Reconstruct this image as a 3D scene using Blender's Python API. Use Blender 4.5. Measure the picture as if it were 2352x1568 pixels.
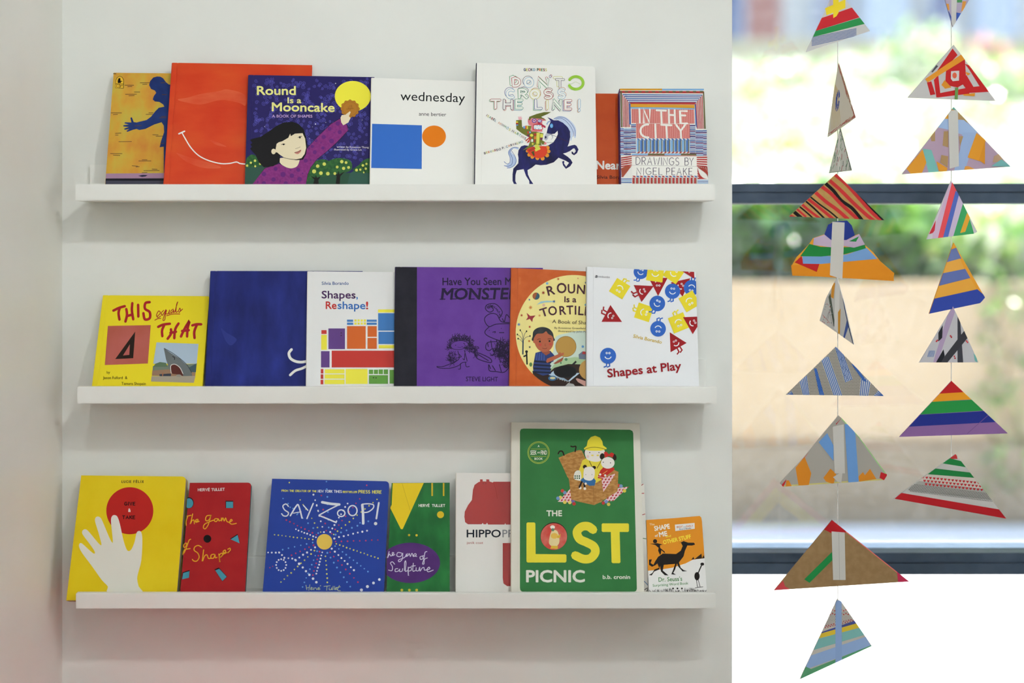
import bpy, bmesh, math, random
from mathutils import Vector, Matrix
sc = bpy.context.scene
for _o in list(bpy.data.objects): bpy.data.objects.remove(_o)
random.seed(7)
R = math.radians
# ------------------------------------------------------------------ camera
F, VX, VY, D, CZ = 3424.0, 1013.0, 540.0, 2.8, 1.45     # focal length in px, vanishing point of the wall normal, distance to the wall, eye height
cd = bpy.data.cameras.new('camera'); cam = bpy.data.objects.new('camera', cd)
sc.collection.objects.link(cam); sc.camera = cam
cam.location = (0, -D, CZ); cam.rotation_euler = (R(90), 0, 0)
cd.sensor_width = 36; cd.lens = 36*F/2352
cd.shift_x = (1176-VX)/2352; cd.shift_y = -(784-VY)/2352
cd.clip_start = .05; cd.clip_end = 200
cd.dof.use_dof = True; cd.dof.focus_distance = D-.04; cd.dof.aperture_fstop = (cd.lens/1000)/.046; cd.dof.aperture_blades = 0
# ------------------------------------------------------------------ sky, sun, exposure
w = bpy.data.worlds.new('sky'); sc.world = w; w.use_nodes = True
nt = w.node_tree; bg = nt.nodes['Background']
sk = nt.nodes.new('ShaderNodeTexSky'); sk.sky_type = 'NISHITA'; sk.sun_disc = False
sk.sun_elevation = R(46); sk.sun_rotation = R(62); sk.altitude = 100; sk.dust_density = 1.5
nt.links.new(sk.outputs[0], bg.inputs[0]); bg.inputs[1].default_value = .75
sl = bpy.data.lights.new('sun', 'SUN'); sl.energy = 20; sl.angle = R(.6); sl.color = (1, .95, .86)
sun = bpy.data.objects.new('sun', sl); sc.collection.objects.link(sun)
sun.rotation_euler = Vector((-.85, -.45, -1.0)).to_track_quat('-Z', 'Y').to_euler()
vs = sc.view_settings; vs.view_transform = 'Standard'; vs.look = 'None'; vs.gamma = 1; vs.use_curve_mapping = False; vs.exposure = .22
# ceiling lamps over the ledges, then added ones: triangle spot and wall-bounce fill (their fittings are built with the room)
LAMPS = [((.0, -1.75, 2.12), 7.0, (0, 0, 1.45), 70), ((-.45, -1.85, 2.62), 20.0, (-.5, 0, 1.5), 70), ((.2, -1.85, 2.38), 9.5, (.1, 0, 1.45), 74), ((.6, -1.8, 2.62), 40.0, (-.05, 0, 1.6), 100), ((1.15, -1.7, 2.62), 22.0, (1.0, 0, 1.3), 48), ((-.1, -3.9, 2.62), 330.0, (-.1, -5.2, 2.2), 120), ((2.3, -2.2, 2.62), 470.0, (3.1, -1.6, 2.1), 120)]
def lamp_light(loc, power, aim, cone):
    l = bpy.data.lights.new('lamp_light', 'SPOT'); l.spot_size = R(cone); l.spot_blend = 1; l.shadow_soft_size = .06; l.energy = power; l.color = (.955, .98, .99)
    o = bpy.data.objects.new('lamp_light', l); sc.collection.objects.link(o); o.location = loc
    if aim: o.rotation_euler = (Vector(aim)-Vector(loc)).to_track_quat('-Z', 'Y').to_euler()
    return o
# ------------------------------------------------------------------ helpers
def lin(c): 
    c = c/255; return c/12.92 if c <= .04045 else ((c+.055)/1.055)**2.4
def rgb(c, k=None):
    if k is None: k = .84+.3*max(lin(x) for x in c)
    return tuple(min(.92, lin(x)*k) for x in c)+(1,)
MATS = {}
def mat(c, rough=.5, spec=.09, k=None):
    key = (tuple(c), rough, spec, k)
    if key in MATS: return MATS[key]
    m = bpy.data.materials.new('paint'); m.use_nodes = True
    b = m.node_tree.nodes['Principled BSDF']
    b.inputs['Base Color'].default_value = rgb(c, k); b.inputs['Roughness'].default_value = rough
    b.inputs['Specular IOR Level'].default_value = spec
    MATS[key] = m; return m
def matn(c1, c2, scale=20, rough=.5, stretch=(1, 1, 1), detail=4, bump=0, spec=.09, lo=.35, hi=.65, k=None, c3=None):
    key = ('n', tuple(c1), tuple(c2), scale, rough, stretch, bump, lo)
    if key in MATS: return MATS[key]
    m = bpy.data.materials.new('textured_paint'); m.use_nodes = True
    t = m.node_tree; b = t.nodes['Principled BSDF']
    tc = t.nodes.new('ShaderNodeTexCoord'); mp = t.nodes.new('ShaderNodeMapping'); mp.inputs['Scale'].default_value = stretch
    nz = t.nodes.new('ShaderNodeTexNoise'); nz.inputs['Scale'].default_value = scale; nz.inputs['Detail'].default_value = detail
    cr = t.nodes.new('ShaderNodeValToRGB')
    cr.color_ramp.elements[0].position = lo; cr.color_ramp.elements[0].color = rgb(c1, k)
    cr.color_ramp.elements[1].position = hi; cr.color_ramp.elements[1].color = rgb(c2, k)
    if c3: e = cr.color_ramp.elements.new((lo+hi)/2); e.color = rgb(c3, k)
    t.links.new(tc.outputs['Object'], mp.inputs[0]); t.links.new(mp.outputs[0], nz.inputs[0])
    t.links.new(nz.outputs[0], cr.inputs[0]); t.links.new(cr.outputs[0], b.inputs['Base Color'])
    b.inputs['Roughness'].default_value = rough; b.inputs['Specular IOR Level'].default_value = spec
    if bump:
        n2 = t.nodes.new('ShaderNodeTexNoise'); n2.inputs['Scale'].default_value = scale*6; n2.inputs['Detail'].default_value = 3
        bp = t.nodes.new('ShaderNodeBump'); bp.inputs['Strength'].default_value = bump; bp.inputs['Distance'].default_value = .002
        t.links.new(tc.outputs['Object'], n2.inputs[0]); t.links.new(n2.outputs[0], bp.inputs['Height']); t.links.new(bp.outputs[0], b.inputs['Normal'])
    MATS[key] = m; return m
COL = sc.collection
def tag(o, label=None, cat=None, group=None, kind=None):
    if label: o['label'] = label
    if cat: o['category'] = cat
    if group: o['group'] = group
    if kind: o['kind'] = kind
    return o
class MB:
    """collects faces and links them as one mesh object"""
    def __init__(s): s.v = []; s.f = []; s.m = []; s.mats = []
    def mi(s, m):
        if m not in s.mats: s.mats.append(m)
        return s.mats.index(m)
    def face(s, pts, m):
        n = len(s.v); s.v += [tuple(p) for p in pts]; s.f.append(tuple(range(n, n+len(pts)))); s.m.append(s.mi(m))
    def mesh(s, vs_, fs, m):
        n = len(s.v); s.v += [tuple(p) for p in vs_]; k = s.mi(m)
        for f in fs: s.f.append(tuple(i+n for i in f)); s.m.append(k)
    def box(s, a, b, m):
        (x0, y0, z0), (x1, y1, z1) = a, b
        vs_ = [(x, y, z) for x in (x0, x1) for y in (y0, y1) for z in (z0, z1)]
        s.mesh(vs_, [(0, 1, 3, 2), (4, 6, 7, 5), (0, 4, 5, 1), (2, 3, 7, 6), (0, 2, 6, 4), (1, 5, 7, 3)], m)
    def prism(s, pts, y0, y1, m, mside=None):
        n = len(pts); vs_ = [(p[0], y0, p[1]) for p in pts]+[(p[0], y1, p[1]) for p in pts]
        s.mesh(vs_, [tuple(range(n-1, -1, -1)), tuple(range(n, 2*n))], m)
        s.mesh(vs_, [(i, (i+1) % n, n+(i+1) % n, n+i) for i in range(n)], mside or m)
    def tube(s, pts, r, m, n=8):
        pts = [Vector(p) for p in pts]; rings = []
        for i, p in enumerate(pts):
            d = (pts[min(i+1, len(pts)-1)]-pts[max(i-1, 0)]).normalized()
            a = d.orthogonal().normalized(); b = d.cross(a); rr = r[i] if isinstance(r, (list, tuple)) else r
            rings.append([p+a*rr*math.cos(2*math.pi*k/n)+b*rr*math.sin(2*math.pi*k/n) for k in range(n)])
        vs_ = [q for g in rings for q in g]; fs = []
        for i in range(len(pts)-1):
            for k in range(n): fs.append((i*n+k, i*n+(k+1) % n, (i+1)*n+(k+1) % n, (i+1)*n+k))
        fs.append(tuple(range(n))[::-1]); fs.append(tuple(range((len(pts)-1)*n, len(pts)*n)))
        s.mesh(vs_, fs, m)
    def build(s, name, parent=None, smooth=False, bevel=0):
        me = bpy.data.meshes.new(name); me.from_pydata(s.v, [], s.f)
        for m in s.mats: me.materials.append(m)
        me.polygons.foreach_set('material_index', s.m)
        if smooth: me.polygons.foreach_set('use_smooth', [True]*len(s.f))
        if bevel:
            bm = bmesh.new(); bm.from_mesh(me); bmesh.ops.remove_doubles(bm, verts=bm.verts, dist=1e-6)
            bmesh.ops.bevel(bm, geom=list(bm.edges), offset=bevel, segments=2, affect='EDGES'); bm.to_mesh(me); bm.free()
        me.update()
        o = bpy.data.objects.new(name, me); COL.objects.link(o)
        if parent: o.parent = parent
        return o
def P(px, py, y):
    d = y+D; return Vector(((px-VX)*d/F, y, CZ-(py-VY)*d/F))
class Frame:
    """a plane in the room: origin, right, up, outward normal"""
    def __init__(s, O, u, v): s.O = Vector(O); s.u = Vector(u).normalized(); s.v = Vector(v).normalized(); s.n = s.u.cross(s.v)
    def loc(s, px, py):
        C = Vector((0, -D, CZ)); d = Vector(((px-VX)/F, 1, -(py-VY)/F))
        p = C+d*((s.O-C).dot(s.n)/d.dot(s.n))-s.O
        return (p.dot(s.u), p.dot(s.v))
    def empty(s, name):
        e = bpy.data.objects.new(name, None); COL.objects.link(e); e.empty_display_size = .02
        y = -s.n
        e.matrix_world = Matrix(((s.u.x, y.x, s.v.x, s.O.x), (s.u.y, y.y, s.v.y, s.O.y), (s.u.z, y.z, s.v.z, s.O.z), (0, 0, 0, 1)))
        return e
def cr(pts, closed=True, n=6):
    """Catmull-Rom through the points"""
    out = []; N = len(pts)
    if N < 3: return list(pts)
    for i in range(N if closed else N-1):
        g = (lambda k: pts[k % N]) if closed else (lambda k: pts[max(0, min(N-1, k))])
        p0, p1, p2, p3 = g(i-1), g(i), g(i+1), g(i+2)
        for k in range(n):
            t = k/n
            out.append(tuple(.5*(2*p1[j]+(p2[j]-p0[j])*t+(2*p0[j]-5*p1[j]+4*p2[j]-p3[j])*t*t+(3*p1[j]-p0[j]-3*p2[j]+p3[j])*t**3) for j in (0, 1)))
    if not closed: out.append(tuple(pts[-1]))
    return out
def clip(poly, cx):
    """polygon clipped to a convex outline"""
    A = sum(cx[i][0]*cx[(i+1) % len(cx)][1]-cx[(i+1) % len(cx)][0]*cx[i][1] for i in range(len(cx)))
    if A < 0: cx = cx[::-1]
    for i in range(len(cx)):
        a, b = cx[i], cx[(i+1) % len(cx)]; out = []
        f = lambda p: (b[0]-a[0])*(p[1]-a[1])-(b[1]-a[1])*(p[0]-a[0])
        for j in range(len(poly)):
            p, q = poly[j], poly[(j+1) % len(poly)]; fp, fq = f(p), f(q)
            if fp >= 0: out.append(p)
            if fp*fq < 0: t = fp/(fp-fq); out.append((p[0]+(q[0]-p[0])*t, p[1]+(q[1]-p[1])*t))
        poly = out
        if len(poly) < 3: return []
    return poly
def arc(cx, cy, rx, ry, a0, a1, n=10):
    return [(cx+rx*math.cos(R(a0+(a1-a0)*i/n)), cy+ry*math.sin(R(a0+(a1-a0)*i/n))) for i in range(n+1)]
def ell(cx, cy, rx, ry=None, n=24, rot=0):
    ry = rx if ry is None else ry; c, s = math.cos(R(rot)), math.sin(R(rot)); o = []
    for i in range(n):
        a = 2*math.pi*i/n; x, y = rx*math.cos(a), ry*math.sin(a); o.append((cx+x*c-y*s, cy+x*s+y*c))
    return o
# single-stroke capitals for hand lettering, unit height
SF = {
 'A': (.72, [[(0, 0), (.36, 1), (.72, 0)], [(.14, .36), (.58, .36)]]), 'B': (.6, [[(0, 0), (0, 1), (.3, 1)]+arc(.3, .77, .24, .23, 90, -90)+[(0, .54)], [(.3, .54)]+arc(.32, .27, .28, .27, 90, -90)+[(0, 0)]]),
 'C': (.68, [arc(.42, .5, .42, .5, 50, 310, 16)]), 'D': (.68, [[(0, 0), (0, 1), (.2, 1)]+arc(.2, .5, .48, .5, 90, -90, 14)+[(0, 0)]]),
 'E': (.52, [[(.52, 1), (0, 1), (0, 0), (.52, 0)], [(0, .53), (.44, .53)]]), 'F': (.5, [[(.5, 1), (0, 1), (0, 0)], [(0, .53), (.42, .53)]]),
 'G': (.74, [arc(.42, .5, .42, .5, 50, 330, 16)+[(.74, .45), (.45, .45)]]), 'H': (.62, [[(0, 0), (0, 1)], [(.62, 0), (.62, 1)], [(0, .52), (.62, .52)]]),
 'I': (.04, [[(.02, 0), (.02, 1)]]), 'J': (.4, [[(.4, 1), (.4, .22)]+arc(.2, .22, .2, .22, 0, -170)]), 'K': (.6, [[(0, 0), (0, 1)], [(.56, 1), (0, .4)], [(.2, .6), (.6, 0)]]),
 'L': (.5, [[(0, 1), (0, 0), (.5, 0)]]), 'M': (.8, [[(0, 0), (.06, 1), (.4, .3), (.74, 1), (.8, 0)]]), 'N': (.64, [[(0, 0), (0, 1), (.64, 0), (.64, 1)]]),
 'O': (.84, [arc(.42, .5, .42, .5, 90, 450, 22)]), 'P': (.56, [[(0, 0), (0, 1), (.28, 1)]+arc(.28, .73, .28, .27, 90, -90)+[(0, .46)]]),
 'R': (.6, [[(0, 0), (0, 1), (.28, 1)]+arc(.28, .74, .28, .26, 90, -90)+[(0, .48)], [(.25, .48), (.6, 0)]]),
 'S': (.56, [arc(.29, .75, .25, .25, 40, 270, 12)[:-1]+arc(.28, .25, .28, .25, 90, -140, 12)]), 'T': (.66, [[(0, 1), (.66, 1)], [(.33, 1), (.33, 0)]]),
 'U': (.62, [[(0, 1), (0, .3)]+arc(.31, .3, .31, .3, 180, 360)+[(.62, 1)]]), 'V': (.66, [[(0, 1), (.33, 0), (.66, 1)]]), 'W': (.95, [[(0, 1), (.24, 0), (.475, .8), (.71, 0), (.95, 1)]]),
 'X': (.6, [[(0, 1), (.6, 0)], [(0, 0), (.6, 1)]]), 'Y': (.64, [[(0, 1), (.32, .48), (.64, 1)], [(.32, .48), (.32, 0)]]), 'Z': (.6, [[(0, 1), (.6, 1), (0, 0), (.6, 0)]]),
 "'": (.1, [[(.05, 1), (.03, .8)]]), '!': (.1, [[(.05, 1), (.05, .3)], [(.05, .06), (.05, 0)]]), '.': (.08, [[(.04, .04), (.04, 0)]]), ' ': (.3, []), '-': (.3, [[(0, .5), (.3, .5)]]),
 '&': (.6, [[(.6, 0), (.12, .8), (.2, 1), (.36, .95), (.34, .75), (.04, .35), (.08, .05), (.35, 0), (.55, .4)]]), 'É': (.52, [[(.52, 1), (0, 1), (0, 0), (.52, 0)], [(0, .53), (.44, .53)], [(.15, 1.12), (.35, 1.28)]]),
 'i': (.04, [[(.02, 0), (.02, .8)], [(.02, 1.0), (.02, 1.04)]]), 'Ó': (.84, [arc(.42, .5, .42, .5, 90, 450, 22), [(.4, 1.12), (.6, 1.28)]]),
}
_TX = {}
def glyphs(s, off, res=3):
    key = (s, off, res)
    if key not in _TX:
        c = bpy.data.curves.new('lettering', 'FONT'); c.body = s; c.size = 1; c.resolution_u = res; c.offset = off; c.fill_mode = 'FRONT'
        o = bpy.data.objects.new('lettering', c); COL.objects.link(o); dg = bpy.context.evaluated_depsgraph_get(); dg.update()
        me = bpy.data.meshes.new_from_object(o.evaluated_get(dg))
        _TX[key] = ([(q.co.x, q.co.y) for q in me.vertices], [tuple(p.vertices) for p in me.polygons])
        bpy.data.objects.remove(o); bpy.data.curves.remove(c); bpy.data.meshes.remove(me)
    return _TX[key]
CAPH = None
class Art:
    """flat print or tape, traced in the photograph's pixels and laid on a real plane"""
    def __init__(s, fr, parent): s.fr = fr; s.par = parent; s.x0 = s.y0 = 0; s.s = 1; s.L = 0; s.items = {}; s.g = 'cover_illustration'; s.clip = None; s.rough = .42; s.t = 0; s.back = False
    def z(s, x0, y0, k): s.x0, s.y0, s.s = x0, y0, k; return s
    def px(s, p): return (s.x0+p[0]/s.s, s.y0+p[1]/s.s)
    def up(s): s.L += 1; return s
    def _m(s, c): return c if isinstance(c, bpy.types.Material) else mat(c, s.rough)
    def add(s, vs_, fs, c):
        v = [s.fr.loc(*s.px(p)) for p in vs_]
        s.k = getattr(s, 'k', 0)+1; s.items.setdefault(s.g, []).append((v, fs, s._m(c), s.L+(s.k % 18)*.05))
    def poly(s, pts, c, smooth=False, n=5):
        if smooth: pts = cr(pts, True, n)
        if s.clip: pts = clip(pts, s.clip)
        if len(pts) >= 3: s.add(pts, [tuple(range(len(pts)))], c)
        return s
    def rect(s, x0, y0, x1, y1, c): return s.poly([(x0, y0), (x1, y0), (x1, y1), (x0, y1)], c)
    def circ(s, x, y, r, c, ry=None, n=24, rot=0): return s.poly(ell(x, y, r, ry, n, rot), c)
    def stroke(s, pts, wd, c, smooth=True, closed=False, n=4, taper=False):
        if smooth and len(pts) > 2: pts = cr(pts, closed, n)
        if closed: pts = list(pts)+[pts[0]]
        N = len(pts); Lf = []; Rt = []
        for i, p in enumerate(pts):
            a, b = pts[max(i-1, 0)], pts[min(i+1, N-1)]
            if closed and i in (0, N-1): a, b = pts[-2], pts[1]
            dx, dy = b[0]-a[0], b[1]-a[1]; l = math.hypot(dx, dy) or 1; h = wd/2
            if not closed and taper: h *= .35+.65*math.sin(math.pi*min(1, max(0, (i+.3)/(N-.4))))
            m = 1
            if 0 < i < N-1:
                d1 = (p[0]-a[0], p[1]-a[1]); d2 = (b[0]-p[0], b[1]-p[1]); q = (math.hypot(*d1)*math.hypot(*d2)) or 1
                cs = (d1[0]*d2[0]+d1[1]*d2[1])/q; m = min(1.6, 1/max(.5, math.sqrt(max(0, (1+cs)/2))))
            Lf.append((p[0]-dy/l*h*m, p[1]+dx/l*h*m)); Rt.append((p[0]+dy/l*h*m, p[1]-dx/l*h*m))
        if s.clip:
            for i in range(N-1): s.poly([Lf[i], Lf[i+1], Rt[i+1], Rt[i]], c)
            return s
        s.add(Lf+Rt, [(i, i+1, N+i+1, N+i) for i in range(N-1)], c)
        if not closed:
            for p in (pts[0], pts[-1]): s.poly(ell(p[0], p[1], wd/2*(.35 if taper else 1), n=8), c)
        return s
    def text(s, t, p0, p1, h, c, off=0.0, shear=0, res=3):
        global CAPH
        if CAPH is None: CAPH = max(v[1] for v in glyphs('H', 0)[0])
        v, f = glyphs(t, 0, res)
        if not v: return s
        a, b = min(q[0] for q in v), max(q[0] for q in v)
        L = math.hypot(p1[0]-p0[0], p1[1]-p0[1]); e = ((p1[0]-p0[0])/L, (p1[1]-p0[1])/L); k = L/(b-a); kh = h/CAPH
        o, s.g = s.g, s.nl()
        rr_ = off*.9*kh; r1 = [(0, 0)]+([(rr_*math.cos(R(i*60+30)), rr_*math.sin(R(i*60+30))) for i in range(6)] if off > .006 else [])
        for ox, oy in r1:                                  # weight of the stroke: the outline stamped around itself
            s.add([(p0[0]+ox+e[0]*((q[0]-a)*k+q[1]*kh*shear)+e[1]*q[1]*kh, p0[1]+oy+e[1]*((q[0]-a)*k+q[1]*kh*shear)-e[0]*q[1]*kh) for q in v], f, c)
        s.g = o; return s
    def stext(s, t, p0, p1, h, wd, cols, gap=.28, wob=0, wid=1):
        if not isinstance(cols, list): cols = [cols]
        tot = sum(SF[ch][0]*wid+gap for ch in t)-gap; L = math.hypot(p1[0]-p0[0], p1[1]-p0[1]); e = ((p1[0]-p0[0])/L, (p1[1]-p0[1])/L); k = L/tot
        x = 0; o, s.g = s.g, s.nl(); i = 0
        for ch in t:
            dy = random.uniform(-wob, wob)*h
            for pl in SF[ch][1]:
                q = [(p0[0]+e[0]*(x+a*wid)*k+e[1]*(b*h+dy), p0[1]+e[1]*(x+a*wid)*k-e[0]*(b*h+dy)) for a, b in pl]
                s.stroke(q, wd, cols[i % len(cols)], smooth=False)
            x += SF[ch][0]*wid+gap; i += ch != ' '
        s.g = o; return s
    def nl(s): s.n = getattr(s, 'n', 0)+1; return ('title_lettering', s.n)
    base = .00012
    def done(s, dy=.00004):
        for g, it in s.items.items():
            mb = MB()
            for v, fs, m, L in it:
                y = -(s.base+L*dy); mb.mesh([(a, y, b) for a, b in v], fs, m)
                if s.back: mb.mesh([(a, s.t-y, b) for a, b in v], [f[::-1] for f in fs], m)
            mb.build(g if isinstance(g, str) else g[0], s.par)
        s.items = {}
# ------------------------------------------------------------------ room
XL = (143-VX)*D/F; XR = (1681.5-VX)*D/F; XE = 3.1; YB = -5.2; ZC = 2.75; YW = .24
m_wall = matn((221, 222, 216), (226, 227, 221), 3, .75, bump=.12, k=1.12)
m_ceil = mat((236, 239, 241), .8, k=1); m_floor = matn((176, 142, 100), (190, 156, 112), 3, .5, stretch=(1, 9, 1), k=.5)
m_dark = matn((66, 80, 98), (74, 88, 106), 30, .35, spec=.3, k=1)
def struct(name, boxes, m, bevel=0):
    mb = MB()
    for a, b in boxes: mb.box(a, b, m)
    return tag(mb.build(name, bevel=bevel), kind='structure')
struct('floor', [((XL-.2, YB-.2, -.1), (XE+.2, YW+.1, 0))], m_floor)
struct('ceiling', [((XL-.2, YB-.2, ZC), (XE+.2, YW+.1, ZC+.15))], m_ceil)
struct('wall_back', [((XL-.2, 0, 0), (XR, YW+.1, ZC))], m_wall)
struct('wall_left', [((XL-.2, YB, 0), (XL, 0, ZC))], matn((222, 221, 212), (226, 225, 217), 3, .42, bump=.1, spec=.4, k=1.15))
m_wall2 = matn((220, 224, 226), (224, 228, 230), 3, .75, k=1.1)
struct('wall_right', [((XE, YB, 0), (XE+.2, YW+.1, ZC))], m_wall2)
struct('wall_front', [((XL-.2, YB-.2, 0), (XE+.2, YB, ZC))], m_wall2)
# window: frame bars and three glazed fields
za0, za1 = P(0, 467, YW-.04).z, P(0, 421.5, YW-.04).z; zb0, zb1 = P(0, 1318, YW-.04).z, P(0, 1268, YW-.04).z
glass = bpy.data.materials.new('window_glass'); glass.use_nodes = True
t = glass.node_tree; t.nodes.remove(t.nodes['Principled BSDF']); out = t.nodes['Material Output']
tr = t.nodes.new('ShaderNodeBsdfTransparent'); tr.inputs[0].default_value = (.93, .96, .955, 1)
gl = t.nodes.new('ShaderNodeBsdfGlossy'); gl.inputs['Roughness'].default_value = .0
fn = t.nodes.new('ShaderNodeFresnel'); fn.inputs[0].default_value = 2.0
mx = t.nodes.new('ShaderNodeMixShader'); t.links.new(fn.outputs[0], mx.inputs[0]); t.links.new(tr.outputs[0], mx.inputs[1]); t.links.new(gl.outputs[0], mx.inputs[2])
df = t.nodes.new('ShaderNodeBsdfTranslucent'); df.inputs[0].default_value = (.9, .9, .95, 1)       # a film of dust
nz = t.nodes.new('ShaderNodeTexNoise'); nz.inputs['Scale'].default_value = 45; nz.inputs['Detail'].default_value = 6
mr = t.nodes.new('ShaderNodeMapRange'); mr.inputs[1].default_value = .4; mr.inputs[2].default_value = .8; mr.inputs[3].default_value = .004; mr.inputs[4].default_value = .022
tc = t.nodes.new('ShaderNodeTexCoord'); t.links.new(tc.outputs['Object'], nz.inputs[0]); t.links.new(nz.outputs[0], mr.inputs[0])
mx2 = t.nodes.new('ShaderNodeMixShader'); t.links.new(mr.outputs[0], mx2.inputs[0]); t.links.new(mx.outputs[0], mx2.inputs[1]); t.links.new(df.outputs[0], mx2.inputs[2])
t.links.new(mx2.outputs[0], out.inputs[0])
we = bpy.data.objects.new('window_1', None); COL.objects.link(we); we.location = (XR, YW, 0); tag(we, kind='structure')
def wpart(name, boxes, m, bevel=0):
    mb = MB()
    for a, b in boxes: mb.box((a[0]-XR, a[1]-YW, a[2]), (b[0]-XR, b[1]-YW, b[2]), m)
    return mb.build(name, we, bevel=bevel)
for z0, z1, nm in ((za0, za1, 'transom_bar'), (zb0, zb1, 'transom_bar')):
    zm = (z0+z1)/2
    wpart(nm, [((XR, YW-.045, z0), (XE, YW+.05, zm+.0008)), ((XR, YW-.04, zm+.0008), (XE, YW+.05, zm+.0032)), ((XR, YW-.045, zm+.0032), (XE, YW+.05, z1))], m_dark)
wpart('mullion', [((1.62, YW-.05, 0), (1.67, YW+.05, ZC))], m_dark)
wpart('frame_head', [((XR, YW-.05, ZC-.06), (XE, YW+.05, ZC))], m_dark)
wpart('frame_sill', [((XR, YW-.05, 0), (XE, YW+.05, .06))], m_dark)
for z0, z1 in ((.06, zb0), (zb1, za0), (za1, ZC-.06)):
    for x0, x1 in ((XR, 1.62), (1.67, XE)): wpart('pane', [((x0, YW-.003, z0), (x1, YW+.003, z1))], glass)
# fittings for the ceiling lamps and the added lamps
m_lampw = mat((235, 235, 232), .4); m_em = bpy.data.materials.new('lamp_glow'); m_em.use_nodes = True
_b = m_em.node_tree.nodes['Principled BSDF']; _b.inputs['Emission Color'].default_value = (1, .95, .86, 1); _b.inputs['Emission Strength'].default_value = 6
LBL = ['white pendant lamp hanging low in front of the shelves', 'white ceiling lamp nearest the side wall above the shelves', 'white ceiling lamp above the middle of the shelves', 'white ceiling lamp above the wall edge beside the window', 'added lamp brightening the fronts of the hanging triangles', 'added fill lamp aimed at the wall behind the camera', 'added fill lamp that bounces light off the right-hand wall']
for (loc, pw, aim, cone), lb in zip(LAMPS, LBL):
    e = bpy.data.objects.new('ceiling_lamp', None); COL.objects.link(e); e.location = loc; tag(e, lb, 'lamp', 'lamps on the ceiling')
    mb = MB(); mb.tube([(0, 0, .02), (0, 0, .1)], .075, m_lampw, 20); mb.build('lamp_housing', e)
    mb = MB(); mb.tube([(0, 0, .1), (0, 0, ZC-loc[2])], .008, m_lampw, 8); mb.build('lamp_rod', e)
    mb = MB(); mb.tube([(0, 0, .014), (0, 0, .02)], .06, m_em, 20); mb.build('lamp_diffuser', e)
    l = lamp_light((loc[0], loc[1], loc[2]-.01), pw, aim, cone)
# ------------------------------------------------------------------ picture ledges
m_shelf = matn((233, 233, 226), (236, 236, 230), 8, .38, k=1.06)
FLOOR = []
for x0, x1, yt, yb, lb in ((173, 1642.4, 423, 461, 'white picture ledge holding the uppermost row of books'), (177, 1646.5, 888, 927, 'white picture ledge holding the second row of books'), (174, 1644, 1362, 1398, 'white picture ledge holding the lowest row of books')):
    a, b = P(x0, yb, -.12), P(x1, yt, -.12)
    e = bpy.data.objects.new('picture_ledge', None); COL.objects.link(e); e.location = (a.x, 0, a.z); tag(e, lb, 'shelf', 'white picture ledges on the wall')
    L, H = b.x-a.x, b.z-a.z
    mb = MB(); mb.box((0, -.12, 0), (L, -.107, H), m_shelf); mb.build('front_lip', e, bevel=.0012)
    mb = MB(); mb.box((.0005, -.107, 0), (L-.0005, -.011, .011), m_shelf); mb.build('ledge_base', e)
    mb = MB(); mb.box((0, -.011, 0), (L, 0, .07), m_shelf); mb.build('back_panel', e, bevel=.001)
    FLOOR.append(a.z+.011)
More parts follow.
